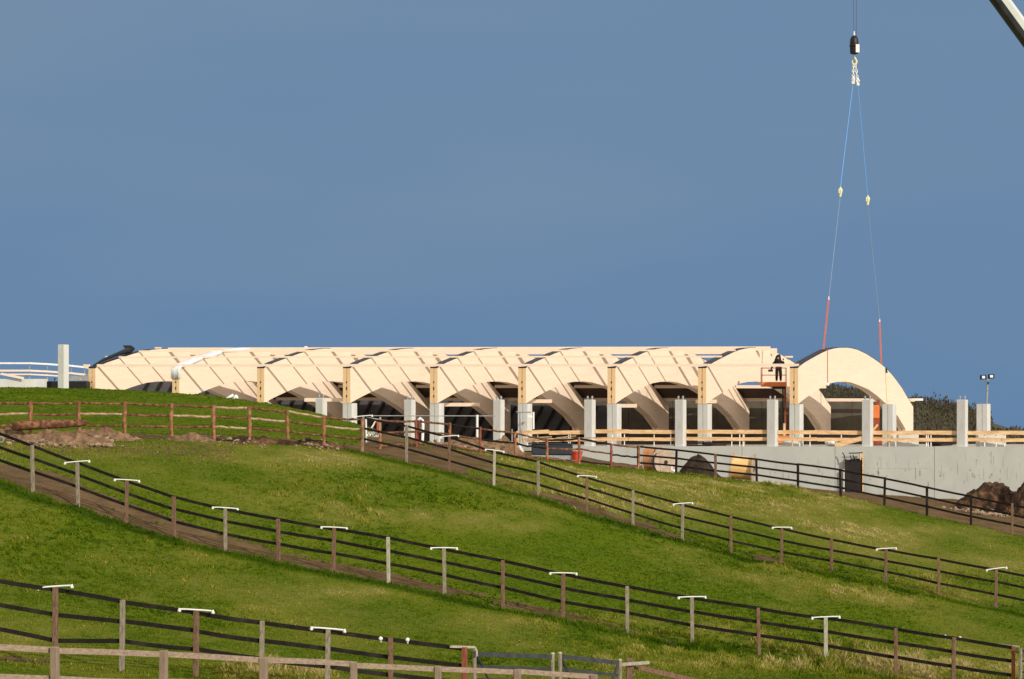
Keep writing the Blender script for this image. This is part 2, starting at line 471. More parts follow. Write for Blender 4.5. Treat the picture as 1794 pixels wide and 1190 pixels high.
# patches of straw-coloured, unmown grass (photo column, row, half-widths, strength)
PATCH = [(480,800,130,16,.5),(560,810,90,14,.35),(690,860,110,16,.45),(770,900,160,18,.75),(900,925,120,16,.55),(620,1035,120,14,.55),(700,1045,70,10,.5),(330,975,160,12,.35),(100,940,150,18,.25),
         (1130,960,130,20,.5),(1280,990,180,26,.75),(1430,1020,160,24,.6),(1330,850,200,18,.65),(1460,880,160,20,.6),(1640,930,160,14,.5),(1760,985,90,14,.45),(1560,1050,200,18,.55),(1090,890,120,12,.4),
         (860,1070,110,12,.45),(1010,1090,150,16,.7),(1150,1130,190,24,.6),(1330,1165,190,18,.55),(1500,1160,120,22,.55),(1660,1175,120,16,.7),(480,1175,110,12,.7),(420,1185,60,8,.4),(1230,1100,100,10,.4),(860,760,60,4,0)]
ROUGH = [(1150,1130,200,26,1.0),(1330,1168,200,20,1.2),(1500,1160,120,24,2.0),(1620,1180,140,16,1.4),(470,1180,120,12,1.8),(1010,1090,120,14,.6),(1280,1000,200,26,.7),(1560,1040,220,26,.6),(1690,1015,120,18,.9),(1200,880,220,18,.6),(1400,860,200,18,.6),(650,830,200,20,.35),(850,880,250,22,.4),(1050,1165,90,14,.8),(830,1155,60,8,1.2)]
def gauss(px, py, lst):
    s = 0
    for cx, cy, rx, ry, a in lst:
        s = s + a * np.exp(-((px - cx) / rx)**2 - ((py - cy) / ry)**2)
    return s
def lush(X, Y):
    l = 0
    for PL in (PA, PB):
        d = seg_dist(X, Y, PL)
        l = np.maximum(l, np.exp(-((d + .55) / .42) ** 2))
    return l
def roughness(X, Y, Z):
    px = 897 + X / Y * F; py = Y0 - Z / Y * F
    return np.clip(gauss(px, py, ROUGH) * .8 + (fbm(X * .16, Y * .12, 61, 3) - .48) * 2.2, 0, 1.3)
def straw(X, Y, Z):
    px = 897 + X / Y * F; py = Y0 - Z / Y * F
    g = gauss(px, py, PATCH)
    n = fbm(X * .35, Y * .2, 9); n2 = fbm(X * 1.6, Y * .9, 21)
    n3 = fbm(X * .12, Y * .07, 33, 2)
    mow = np.clip((py - 660) / 60, .0, 1)          # the knoll behind the rustic fence is fresh, even turf
    return np.clip(((n - .5) * 1.3 + (n3 - .5) * 1.0 + (n2 - .5) * .5 + .20 + g * (.30 + n2 * 1.0)) * mow * np.where((Y > 97) & (px < 640), .35, 1), 0, 1.1)

# ground sheet
xs = np.unique(np.concatenate([np.linspace(-52, 60, 330), -52 - np.geomspace(2, 6000, 26), 60 + np.geomspace(2, 6000, 26)]))
ys = np.unique(np.concatenate([np.linspace(5, 40, 40), np.linspace(40, 125, 330), np.linspace(125, 180, 90), np.linspace(180, 260, 30), 260 + np.geomspace(4, 9000, 30), -np.geomspace(2, 6000, 20) + 5]))
GX, GY = np.meshgrid(xs, ys)
GZ = HT(GX, GY)
near = np.clip((60 - np.abs(GX)) / 10, 0, 1) * np.clip((185 - GY) / 10, 0, 1) * np.clip((GY - 8) / 10, 0, 1)
GD = dirt_mask(GX, GY) * near
rough_dirt = (fbm(GX * 1.3, GY * 1.3, 5) - .5) * .22 * np.clip((GY - 96) / 10, 0, 1) * GD
GZ = GZ + near * ((fbm(GX * .45, GY * .45, 1) - .5) * .16 + (fbm(GX * 1.7, GY * 1.7, 2) - .5) * .06 - .04 * GD) + rough_dirt
GS = straw(GX, np.maximum(GY, 5), GZ)
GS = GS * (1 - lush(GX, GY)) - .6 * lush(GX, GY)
GR = roughness(GX, np.maximum(GY, 5), GZ) * near * (1 - GD)
GZ = GZ + (fbm(GX * 2.1, GY * 1.5, 71, 3) - .5) * .46 * GR
me = bpy.data.meshes.new("ground")
ny, nx = GX.shape
idx = np.arange(ny * nx).reshape(ny, nx)
quads = np.stack([idx[:-1, :-1], idx[:-1, 1:], idx[1:, 1:], idx[1:, :-1]], -1).reshape(-1, 4)
me.vertices.add(ny * nx)
me.vertices.foreach_set('co', np.stack([GX, GY, GZ], -1).astype(np.float32).ravel())
me.loops.add(quads.size)
me.loops.foreach_set('vertex_index', quads.ravel().astype(np.int32))
me.polygons.add(len(quads))
me.polygons.foreach_set('loop_start', np.arange(0, quads.size, 4, dtype=np.int32))
me.polygons.foreach_set('use_smooth', np.ones(len(quads), bool))
for nm, arr in (('dirt', GD), ('straw', GS)):
    at_ = me.attributes.new(nm, 'FLOAT', 'POINT')
    at_.data.foreach_set('value', arr.astype(np.float32).ravel())
me.update(calc_edges=True)
ground = bpy.data.objects.new("ground", me)
col.objects.link(ground)
tag(ground, None, None, kind='structure')

gm = bpy.data.materials.new('turf_and_earth')
gm.use_nodes = True
nt = gm.node_tree
bs = nt.nodes['Principled BSDF']
bs.inputs['Roughness'].default_value = .95
bs.inputs['Specular IOR Level'].default_value = .02
def N(t, **k):
    n = nt.nodes.new(t)
    for a, b in k.items():
        if a.startswith('i_'):
            n.inputs[a[2:].replace('_', ' ')].default_value = b
        else:
            setattr(n, a, b)
    return n
def mix(f, a, b):
    n = nt.nodes.new('ShaderNodeMix'); n.data_type = 'RGBA'
    for s, v in (('Factor', f), ('A', a), ('B', b)):
        if isinstance(v, bpy.types.NodeSocket): nt.links.new(v, n.inputs[s])
        elif isinstance(v, tuple): n.inputs[s].default_value = (*v, 1)
        else: n.inputs[s].default_value = v
    return n.outputs['Result']
tc = N('ShaderNodeTexCoord')
def noise(scale, detail=5, rough=.6):
    n = N('ShaderNodeTexNoise'); n.inputs['Scale'].default_value = scale; n.inputs['Detail'].default_value = detail; n.inputs['Roughness'].default_value = rough
    nt.links.new(tc.outputs['Object'], n.inputs['Vector']); return n.outputs['Fac']
def rng(x, a, b, c=0., d=1.):
    n = N('ShaderNodeMapRange'); nt.links.new(x, n.inputs['Value'])
    for s, v in (('From Min', a), ('From Max', b), ('To Min', c), ('To Max', d)): n.inputs[s].default_value = v
    return n.outputs['Result']
ad = N('ShaderNodeAttribute', attribute_name='dirt').outputs['Fac']
as_ = N('ShaderNodeAttribute', attribute_name='straw').outputs['Fac']
g1 = mix(rng(noise(.25, 4), .35, .65), (.054, .100, .002), (.092, .126, .003))
g1 = mix(rng(noise(5, 6, .75), .45, .65), g1, (.11, .135, .013))
g1 = mix(rng(noise(9, 5, .8), .55, .72, 0, .6), g1, (.035, .050, .005))
st = N('ShaderNodeMath', operation='MULTIPLY'); nt.links.new(as_, st.inputs[0]); nt.links.new(rng(noise(3, 6, .8), .35, .65, .3, 1.), st.inputs[1])
g1 = mix(st.outputs[0], g1, (.21, .18, .05))
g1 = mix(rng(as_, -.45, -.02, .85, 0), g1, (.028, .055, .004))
d1 = mix(rng(noise(1.2, 6, .7), .35, .65), (.090, .058, .028), (.165, .108, .056))
d1 = mix(rng(noise(8, 5, .8), .5, .7, 0, .7), d1, (.09, .055, .03))
d1 = mix(rng(noise(.5, 3, .6), .55, .75, 0, .5), d1, (.10, .095, .03))
dm = N('ShaderNodeMath', operation='ADD'); nt.links.new(ad, dm.inputs[0]); nt.links.new(rng(noise(4, 6, .8), .3, .7, -.5, .5), dm.inputs[1])
gcol = mix(rng(dm.outputs[0], .4, .62), g1, d1)
nt.links.new(gcol, bs.inputs['Base Color'])
bp = N('ShaderNodeBump'); bp.inputs['Distance'].default_value = .05
nt.links.new(noise(7, 6, .7), bp.inputs['Height']); nt.links.new(bp.outputs['Normal'], bs.inputs['Normal'])
me.materials.append(gm)

# ------------------------------------------------------------------ grass: blades spread over the slopes
def blades(name, n_tuft, Dlo, Dhi, pxlo, pxhi, seed, hmul=1.0, only=None, nb=3):
    r = np.random.RandomState(seed)
    D = Dlo * (Dhi / Dlo) ** r.rand(n_tuft)
    px = pxlo + (pxhi - pxlo) * r.rand(n_tuft)
    X = (px - 897) * D / F
    dm_ = dirt_mask(X, D)
    Z = HT(X, D)
    py = Y0 - Z / D * F
    rg = gauss(px, py, ROUGH)
    keep = (r.rand(n_tuft) > dm_ * 1.02) & (py < 1215)
    if only is not None:
        keep &= only(px, py, X, D, r.rand(n_tuft))
    X, Y, Z, px, py, rg = X[keep], D[keep], Z[keep], px[keep], py[keep], rg[keep]
    Z0_ = Z
    Z = Z + (fbm(X*.45, Y*.45, 1)-.5)*.16 + (fbm(X*1.7, Y*1.7, 2)-.5)*.06 - .01
    rr2 = roughness(X, Y, Z)
    Z = Z + (fbm(X * 2.1, Y * 1.5, 71, 3) - .5) * .46 * rr2
    st_ = straw(X, Y, Z)
    cl = fbm(X * 1.1, Y * 1.1, 40)
    edge = np.zeros(len(X))
    for PL in (PA, PB, PC):
        d = seg_dist(X, Y, PL)
        edge = np.maximum(edge, np.exp(-((d + .1) / .22) ** 2))
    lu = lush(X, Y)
    bump = fbm(X * 2.1, Y * 1.5, 71, 3)
    h = (.022 + .022 * r.rand(len(X)) + .30 * np.clip(bump - .48, 0, 1) * rr2 * (.6 + .8 * r.rand(len(X))) + .03 * rr2 * r.rand(len(X)) + .05 * rg * r.rand(len(X)) + .06 * np.maximum(edge, lu) * r.rand(len(X))) * hmul
    n = len(X)
    V = np.zeros((n, nb, 3, 3), np.float32)
    T = np.zeros((n, nb, 3), np.float32)
    for b in range(nb):
        a = r.rand(n) * 2 * np.pi
        ox = (r.rand(n) - .5) * .10; oy = (r.rand(n) - .5) * .10
        w = (.010 + .012 * r.rand(n)) * (1 + Y / 130)
        hh = h * (.6 + .7 * r.rand(n))
        lean = (.25 + .8 * r.rand(n)) * hh; la = r.rand(n) * 2 * np.pi
        cx, sx = np.cos(a) * w, np.sin(a) * w
        bx, by = X + ox, Y + oy
        V[:, b, 0] = np.stack([bx - cx, by - sx, Z - .02], 1)
        V[:, b, 1] = np.stack([bx + cx, by + sx, Z - .02], 1)
        V[:, b, 2] = np.stack([bx + np.cos(la) * lean, by + np.sin(la) * lean, Z + hh], 1)
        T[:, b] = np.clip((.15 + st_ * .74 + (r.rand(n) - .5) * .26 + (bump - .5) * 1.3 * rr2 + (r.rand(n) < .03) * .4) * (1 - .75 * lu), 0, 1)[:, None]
    V = V.reshape(-1, 3); T = T.reshape(-1)
    nt_ = len(V) // 3
    m = bpy.data.meshes.new(name)
    m.vertices.add(len(V)); m.vertices.foreach_set('co', V.ravel())
    m.loops.add(len(V)); m.loops.foreach_set('vertex_index', np.arange(len(V), dtype=np.int32))
    m.polygons.add(nt_); m.polygons.foreach_set('loop_start', np.arange(0, len(V), 3, dtype=np.int32))
    aa = m.attributes.new('tint', 'FLOAT', 'POINT'); aa.data.foreach_set('value', T.astype(np.float32))
    m.update(calc_edges=True)
    o = bpy.data.objects.new(name, m)
    col.objects.link(o)
    return o
gb = bpy.data.materials.new('grass_blades')
gb.use_nodes = True
nt = gb.node_tree
bs = nt.nodes['Principled BSDF']
bs.inputs['Roughness'].default_value = 1
bs.inputs['Specular IOR Level'].default_value = .04
ta = N('ShaderNodeAttribute', attribute_name='tint').outputs['Fac']
rp = N('ShaderNodeValToRGB')
e = rp.color_ramp.elements
e[0].position = 0; e[0].color = (.022, .050, .002, 1)
e[1].position = 1; e[1].color = (.46, .38, .15, 1)
for p, c in ((.16, (.058, .112, .004)), (.35, (.100, .150, .007)), (.6, (.20, .21, .020)), (.8, (.34, .30, .07))):
    k = e.new(p); k.color = (*c, 1)
nt.links.new(ta, rp.inputs['Fac'])
nt.links.new(rp.outputs['Color'], bs.inputs['Base Color'])
tr = N('ShaderNodeBsdfTranslucent'); nt.links.new(rp.outputs['Color'], tr.inputs['Color'])
ms = N('ShaderNodeMixShader'); ms.inputs[0].default_value = .3
nt.links.new(bs.outputs[0], ms.inputs[1]); nt.links.new(tr.outputs[0], ms.inputs[2])
nt.links.new(ms.outputs[0], nt.nodes['Material Output'].inputs['Surface'])
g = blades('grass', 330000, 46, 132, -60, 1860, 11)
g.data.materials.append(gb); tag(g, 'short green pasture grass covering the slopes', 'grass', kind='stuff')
def _rough(px, py, X, D, q):
    return q < np.clip(gauss(px, py, [t for t in ROUGH if t[4] >= .8]) - .25, 0, 1)
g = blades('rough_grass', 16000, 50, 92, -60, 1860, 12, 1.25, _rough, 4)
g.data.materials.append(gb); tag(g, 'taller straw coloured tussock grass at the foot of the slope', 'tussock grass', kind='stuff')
# ------------------------------------------------------------------ the building
A_DIR = Vector((.458, .889, 0))            # along an arch, near end to far end
B_DIR = Vector((.889, -.458, 0))           # across an arch, the side the sun is on
W_ARCH = .62
SLAB = -1.20
def near_pt(k):
    q = 1 - .00634 * k
    D = 188. * q
    px = (155 + 144.8 * k) / q
    return Vector(((px - 897) * D / F, D, 0)), px
def d_near(px):
    return 188. - .00764 * (px - 155)
def d_front(px):
    return d_near(px) - 4.6
def on_plane(px, py, o, d):
    """where the sight line through a photo point meets the upright plane through o along d -> (distance along, height)"""
    t = (px - 897) / F
    s = (t * o.y - o.x) / (d.x - t * d.y)
    y = o.y + s * d.y
    return s, (Y0 - py) * y / F
N8 = near_pt(8)[0]
face8 = N8 + B_DIR * W_ARCH
OUT = [(1395,645),(1400,642.5),(1411,634.5),(1428,625),(1440,618.5),(1451,613.5),(1461,610.8),(1471,609.5),(1485,609.5),(1494,611),(1502,613),(1517,620),(1531,629),(1541,636),(1551,644.5),(1562,656),(1571,667.5),(1580,680),(1591,699),(1600,713)]
INN = [(1587.5,760),(1586.5,752),(1574,730.5),(1562,717),(1550.7,706),(1537,693.5),(1521.7,682.5),(1512,678),(1502,674),(1492,670.5),(1480,668.7),(1466,669.3),(1455,671.5),(1446,675.5),(1436,681),(1424,688.5),(1410,698.5),(1400,706.5)]
outl = [on_plane(x, y, face8, A_DIR) for x, y in OUT] + [on_plane(1600, 762, face8, A_DIR)] + [on_plane(x, y + (2 if i == 0 else 0), face8, A_DIR) for i, (x, y) in enumerate(INN)] + [on_plane(1395, 708, face8, A_DIR)]
outl[0] = (0.0, outl[0][1]); outl[-1] = (0.0, outl[-1][1])
nO = len(OUT)
def zoff(k):          # the roof line of the photo stays level across the picture
    return 109. / F * (near_pt(k)[0].y - N8.y) * .9
PX0 = [(20,641,.0),(44,625.5,0),(66,614.5,0),(98,609.3,0),(122,612.6,0),(148,626,0),(168,641,0),(184,657,0),(200,677.5,0),(216,701.5,0)]
PUR = [on_plane(1380 + a + 0, b, face8, A_DIR) for a, b, c in PX0]

def arch_pts(k, side):
    """side 0: the face away from the sun, 1: the sunlit face"""
    o = near_pt(k)[0] + B_DIR * W_ARCH * side
    return [o + A_DIR * s + Vector((0, 0, z + zoff(k))) for s, z in outl]

which = ['leftmost of the nine, its foot hidden by the grass knoll', 'second from the left, under the white protective sheet',
 'third from the left, next to a dark window behind', 'fourth from the left, above the slatted dark bay', 'fifth from the left in the row',
 'middle right one between two tall dark bays', 'third from the right end of the row', 'last one carrying purlins, beside the worker lift',
 'free arch at the right end, held by red slings']
def add_arch(k):
    o = near_pt(k)[0]
    base = Vector((o.x, o.y, on_plane(1395, 708, face8, A_DIR)[1] + zoff(k)))
    r = thing('timber_arch', base, 'pale glued timber roof arch, ' + which[k], 'roof arch', 'timber roof arches of the new hall')
    mb = MB()
    half = (W_ARCH - .05) / 2
    P0 = arch_pts(k, 0)
    mb.prism(P0, B_DIR * half, 0)
    mb.prism([p + B_DIR * (half + .05) for p in P0], B_DIR * half, 0)
    # the two near end faces are end grain
    n = len(P0)
    for i, f in enumerate(mb.f):
        if len(f) == 4 and ((f[0] % (2*n) == n - 1) or (f[1] % (2*n) == 0 and f[0] % (2*n) == n-1)):
            mb.m[i] = 1
    mb.build('beam', [M['glulam'], M['glulam_end']], r)
    mm = MB()
    q = P0[1:nO]
    th = Vector((0, 0, .035))
    for a, b in zip(q[:-1], q[1:]):
        mm.prism([a + Vector((0,0,.004)), b + Vector((0,0,.004)), b + th, a + th], B_DIR * W_ARCH, 0)
    mm.build('membrane_strip', M['membrane'], r)
    # dark end cap under the eaves purlin
    c = MB()
    c.prism([P0[0] + Vector((0, 0, .01)), P0[1] + A_DIR * .1 + Vector((0, 0, .03)), P0[1] + A_DIR * .1 + Vector((0, 0, .10)), P0[0] + Vector((0, 0, .10))], B_DIR * (W_ARCH), 0)
    c.build('end_cap', M['membrane'], r)
    s = MB()
    zb = outl[-1][1] + zoff(k)
    for zz, hh in ((.5, .16), (1.05, .22), (1.5, .12)):
        p = near_pt(k)[0] + B_DIR * W_ARCH / 2 + Vector((0, 0, zb + zz)) - A_DIR * .004
        s.box(p, B_DIR * .045, A_DIR * .012, (0, 0, hh / 2))
    s.build('slot', M['slot'], r)
    return r
roots = [add_arch(k) for k in range(9)]

# purlins: each bay's members belong to the arch on their left
for k in range(8):
    o0 = near_pt(k)[0] + B_DIR * W_ARCH
    o1 = near_pt(k + 1)[0]
    for j, (s, z) in enumerate(PUR):
        p = o0 + A_DIR * s + Vector((0, 0, z + zoff(k)))
        q = o1 + A_DIR * s + Vector((0, 0, z + zoff(k + 1)))
        hgt = {0: .20, 3: .30, 4: .42, 8: .24, 9: .24}.get(j, .12)
        if k == 7 and j not in (0, 9):
            if j not in (3, 4, 5, 8): continue
            q = p + (q - p).normalized() * {3: 1.1, 4: .5, 5: .5, 8: .6}[j]
        elif j < 7 or j == 9:
            q = q + B_DIR * (W_ARCH - .004)          # laid over the top of the next arch
        if k == 7 and j == 9:
            q = q + (q - p).normalized() * .3
        up = Vector((0, 0, -hgt / 2 + (.14 if j in (0, 9) else .10)))
        b = MB().bar(p + up, q + up, .045 if j < 8 else .12, hgt)
        b.build('purlin', M['glulam'], roots[k])
# short lower ties bolted to the left face of some arches
for k, s, y0, pl in ((3, 1.1, 700.5, 82), (4, 7.6, 709, 74), (5, 5.4, 703, 60), (6, 5.0, 711, 52), (7, 3.4, 703.5, 36)):
    e = near_pt(k)[0] + A_DIR * s - B_DIR * .004
    e.z = (Y0 - y0) * e.y / F
    dv = (near_pt(k - 1)[0] + A_DIR * s + B_DIR * W_ARCH - e); dv.z = 0
    L_ = min(dv.length - .02, pl / 24.)
    MB().bar(e + dv.normalized() * L_, e, .14, .26).build('tie_beam', M['glulam'], roots[k])
for j in (0, 1, 3):     # short stubs past the first arch
    s, z = PUR[j]
    p = near_pt(0)[0] + A_DIR * s + Vector((0, 0, z + zoff(0) + .02))
    d = (near_pt(1)[0] - near_pt(0)[0]).normalized()
    MB().bar(p - d * .5, p - d * .002, .14, .24).build('purlin_stub', M['glulam'], roots[0])
# the last far purlin runs on beyond the free arch
s, z = PUR[9]
d = (near_pt(8)[0] - near_pt(7)[0]).normalized()
p = near_pt(8)[0] + B_DIR * (W_ARCH + .003) + A_DIR * (s + .1) + Vector((0, 0, z + .06))
MB().bar(p, p + d * .9, .14, .18).build('purlin_stub', M['offwhite'], roots[8])

# roof lining between the two lowest far purlins
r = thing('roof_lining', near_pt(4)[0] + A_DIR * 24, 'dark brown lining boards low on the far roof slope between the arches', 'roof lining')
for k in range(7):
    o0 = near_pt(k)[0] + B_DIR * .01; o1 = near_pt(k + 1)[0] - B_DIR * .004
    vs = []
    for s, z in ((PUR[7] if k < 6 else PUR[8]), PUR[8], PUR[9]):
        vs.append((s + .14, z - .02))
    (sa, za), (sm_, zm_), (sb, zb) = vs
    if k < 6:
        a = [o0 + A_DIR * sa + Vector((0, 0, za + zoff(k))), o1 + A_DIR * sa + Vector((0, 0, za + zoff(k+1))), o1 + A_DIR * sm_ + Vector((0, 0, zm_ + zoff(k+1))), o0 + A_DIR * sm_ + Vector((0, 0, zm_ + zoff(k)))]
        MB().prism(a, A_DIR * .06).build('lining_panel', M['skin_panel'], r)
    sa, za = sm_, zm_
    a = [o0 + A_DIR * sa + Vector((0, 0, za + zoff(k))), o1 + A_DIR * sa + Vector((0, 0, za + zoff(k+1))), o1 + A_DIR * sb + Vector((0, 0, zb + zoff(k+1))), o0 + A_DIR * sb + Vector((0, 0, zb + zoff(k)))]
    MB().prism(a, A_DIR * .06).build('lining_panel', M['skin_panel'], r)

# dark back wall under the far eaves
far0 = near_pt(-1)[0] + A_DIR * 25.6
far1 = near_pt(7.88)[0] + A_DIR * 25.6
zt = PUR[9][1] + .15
r = thing('back_wall', (far0 + far1) / 2 + Vector((0, 0, SLAB)), 'dark back wall of the hall behind the timber arches', 'wall')
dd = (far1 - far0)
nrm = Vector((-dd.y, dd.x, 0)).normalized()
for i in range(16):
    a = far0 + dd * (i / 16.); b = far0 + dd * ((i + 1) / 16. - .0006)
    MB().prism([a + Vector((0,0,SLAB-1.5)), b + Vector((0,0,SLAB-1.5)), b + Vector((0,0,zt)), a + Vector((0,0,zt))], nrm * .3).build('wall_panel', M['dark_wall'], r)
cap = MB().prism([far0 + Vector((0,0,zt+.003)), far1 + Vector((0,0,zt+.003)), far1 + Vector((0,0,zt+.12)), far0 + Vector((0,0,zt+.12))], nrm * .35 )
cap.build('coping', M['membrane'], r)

# slanting dark bars on sheeting in the three left bays
r = thing('sheeted_screen', near_pt(3)[0] + A_DIR * 14 + Vector((0, 0, SLAB)), 'grey-black sheeted screen crossed by slanting dark bars in the left bays', 'screen')
def bayquad(k0, k1, s, z0, z1):
    a = near_pt(k0)[0] + A_DIR * s; b = near_pt(k1)[0] + A_DIR * s
    return [Vector((a.x, a.y, z0)), Vector((b.x, b.y, z0)), Vector((b.x, b.y, z1)), Vector((a.x, a.y, z1))]
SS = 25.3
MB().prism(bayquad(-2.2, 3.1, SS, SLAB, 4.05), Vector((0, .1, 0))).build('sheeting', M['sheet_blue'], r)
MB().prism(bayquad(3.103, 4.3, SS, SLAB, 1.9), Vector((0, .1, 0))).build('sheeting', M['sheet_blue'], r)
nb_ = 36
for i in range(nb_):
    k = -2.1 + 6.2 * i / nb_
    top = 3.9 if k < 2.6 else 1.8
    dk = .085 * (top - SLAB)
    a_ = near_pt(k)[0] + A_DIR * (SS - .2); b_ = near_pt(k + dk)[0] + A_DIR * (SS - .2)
    MB().bar(a_ + Vector((0, 0, SLAB + .05)), b_ + Vector((0, 0, top)), .10, .22).build('slant_bar', M['slant_bar'], r)

# slab
p0 = near_pt(-2.5)[0]; p1 = near_pt(11.5)[0]
def front(px, off=0.):
    D = d_front(px)
    return Vector(((px - 897) * (D + off) / F, D + off, 0))
wl = front(1003); wr = front(2010)
WD = (wr - wl).normalized(); WN = Vector((WD.y, -WD.x, 0))      # WN faces the camera
def wpt(px, py=None, out=0.):
    """point on the front wall face at a photo column"""
    t = (px - 897) / F
    o = wl + WN * out
    s = (t * o.y - o.x) / (WD.x - t * WD.y)
    p = o + WD * s
    return p if py is None else Vector((p.x, p.y, (Y0 - py) * p.y / F))
ft = lambda p: Vector((p.x, p.y, SLAB))
slab = MB()
c1 = wpt(1003.5) - WN * .42; c2 = wpt(2005) - WN * .42; c0 = near_pt(-2.5)[0] - A_DIR * .8
poly = [ft(c0), ft(c1), ft(c2), ft(c2 + A_DIR * 36), ft(c0 + A_DIR * 34)]
slab.prism([p - Vector((0, 0, .3)) for p in poly], Vector((0, 0, .3)))
o = slab.build('floor_slab', M['mud']); tag(o, None, None, kind='structure')

# retaining wall in cast panels
wm = mat('cast_wall', (.41, .42, .385), (.48, .485, .445), .6, .9, stretch=(1, 1, .6), c3=(.34, .33, .28), s3=1.2, f3=.45, bump=.006, bscale=6)
wn2 = wm.node_tree
r = thing('retaining_wall', wpt(1420) + Vector((0, 0, -4)), 'long pale concrete retaining wall below the timber guard rail', 'retaining wall')
joints = [1003, 1130, 1300, 1463, 1637, 1812, 2010]
for i, (a, b) in enumerate(zip(joints[:-1], joints[1:])):
    pa, pb = wpt(a), wpt(b)
    g_ = WD * .012
    ztop = SLAB + .03
    MB().prism([pa + g_ + Vector((0,0,-6.5)), pb - g_ + Vector((0,0,-6.5)), pb - g_ + Vector((0,0,ztop)), pa + g_ + Vector((0,0,ztop))], -WN * .4).build('wall_panel', wm, r, bevel=.015)
dark = MB()
for a in joints[1:-1]:
    p = wpt(a) - WN * .05
    dark.box(p + Vector((0, 0, -3.8)), WD * .011, WN * .04, (0, 0, 2.6))
dark.build('joint_seal', M['rail_black'], r)
# stains and tie-bolt marks, each a shallow patch of the wall's own surface
st_m = mat('wall_stain', (.27, .25, .21), (.40, .38, .33), 6, .95, stretch=(3, 3, .5))
stn = MB()
for i in range(34):
    px = rnd.choice([rnd.uniform(1645, 1790), rnd.uniform(1645, 1790), rnd.uniform(1320, 1460), rnd.uniform(1530, 1630)])
    h = rnd.uniform(.10, .45)
    p = wpt(px, rnd.uniform(800, 838), .004)
    stn.box(p, WD * rnd.uniform(.008, .02), WN * .0025, (0, 0, h))
for px in range(1522, 1636, 9):
    stn.box(wpt(px, 821 + rnd.uniform(-.5, .5), .004), WD * rnd.uniform(.06, .17), WN * .003, (0, 0, .012))
for i in range(46):
    px = rnd.choice([rnd.uniform(1640, 1790), rnd.uniform(1520, 1640), rnd.uniform(1310, 1460)])
    py = rnd.gauss(830, 4) if rnd.random() < .6 else rnd.uniform(795, 850)
    p = wpt(px, py, .004)
    h = rnd.uniform(.03, .22) if rnd.random() < .5 else .05
    w = rnd.uniform(.02, .06)
    stn.box(p, WD * w, WN * .003, (0, 0, h))
stn.build('stain', st_m, r)['kind'] = 'stuff'

# near row of grooved columns under the arches
numt = {0:'hidden',2:'short visible stub of a grooved concrete column beside the grass knoll',3:'grooved white concrete column under the fourth arch, left of the trestle',4:'grooved concrete column under the fifth arch, above the rubble',
 5:'weather-stained grooved concrete column under the sixth arch at the end of the guard rail',6:'grooved concrete column under the seventh arch',7:'grooved concrete column under the eighth arch',8:'grooved concrete column under the free arch beside the worker lift',
 9:'bare grooved concrete column in front of the free arch\'s far leg',10:'bare grooved concrete column next to the lighting mast'}
def near_col(k):
    o = near_pt(k)[0] + A_DIR * .02
    top = outl[-1][1] + zoff(min(k, 8)) - .01
    r = roots[k] if k < 2 else thing('concrete_column', o + B_DIR * .35 + Vector((0, 0, SLAB)), numt[k], 'column', 'grooved concrete columns under the arches')
    w = .37
    for t0 in (0, .40):
        a = o + B_DIR * (t0 - .04)
        MB().prism([a + Vector((0,0,SLAB)), a + B_DIR * w + Vector((0,0,SLAB)), a + B_DIR * w + A_DIR * .75 + Vector((0,0,SLAB)), a + A_DIR * .75 + Vector((0,0,SLAB))], Vector((0, 0, top - SLAB))).build('shaft' if k > 1 else 'support_column', M['conc'], r, bevel=.015)
    if k < 2: return
    a = o + B_DIR * .345 + A_DIR * .05
    MB().box(a + Vector((0, 0, (top + SLAB) / 2 - .02)), B_DIR * .02, A_DIR * .03, (0, 0, (top - SLAB) / 2 - .03)).build('groove', M['slot'], r)
for k in range(11): near_col(k)

# front row of columns with lifting pegs
fl = ['beside the knoll behind the rustic fence corner','just right of the white scaffold trestle','right of the white fence pole','standing at the left end of the wall','above the pair of cable drums',
 'left of the worker lift','right of the leaning orange plank','apart at the right, behind the soil heap']
cc = [563,718,874,1033.5,1192.5,1353.5,1520,1686]
for i, px in enumerate(cc):
    p = wpt(px, None, -.45)
    top = (Y0 - 700.5) * p.y / F
    if i == 0: top = (Y0 - 698) * p.y / F
    r = thing('pegged_column', p + Vector((0, 0, SLAB)), 'square two-pegged concrete column, ' + fl[i], 'column', 'square concrete columns along the front edge')
    MB().box(p + Vector((0, 0, (top + SLAB) / 2 - .4)), B_DIR * .30, A_DIR * .30, (0, 0, (top - SLAB) / 2 + .4)).build('shaft', M['conc'], r, bevel=.02)
    for sgn in (-1, 1):
        c = p + B_DIR * (.17 * sgn) + Vector((0, 0, top))
        MB().tube([c, c + Vector((0, 0, .12)), c + Vector((0, 0, .13)), c + Vector((0, 0, .26))], [.05, .05, .075, .06], 8).build('peg', M['galv'], r)
# tall plain column far left
D = 184.
r = MB()
c = at(111, 604, D)
r.box(Vector((c.x, c.y, (c.z - 1.5) / 2)), B_DIR * .27, A_DIR * .30, (0, 0, (c.z + 1.5) / 2))
tag(r.build('tall_column', M['conc'], bevel=.02), 'tall plain concrete column standing alone left of all the arches', 'column')

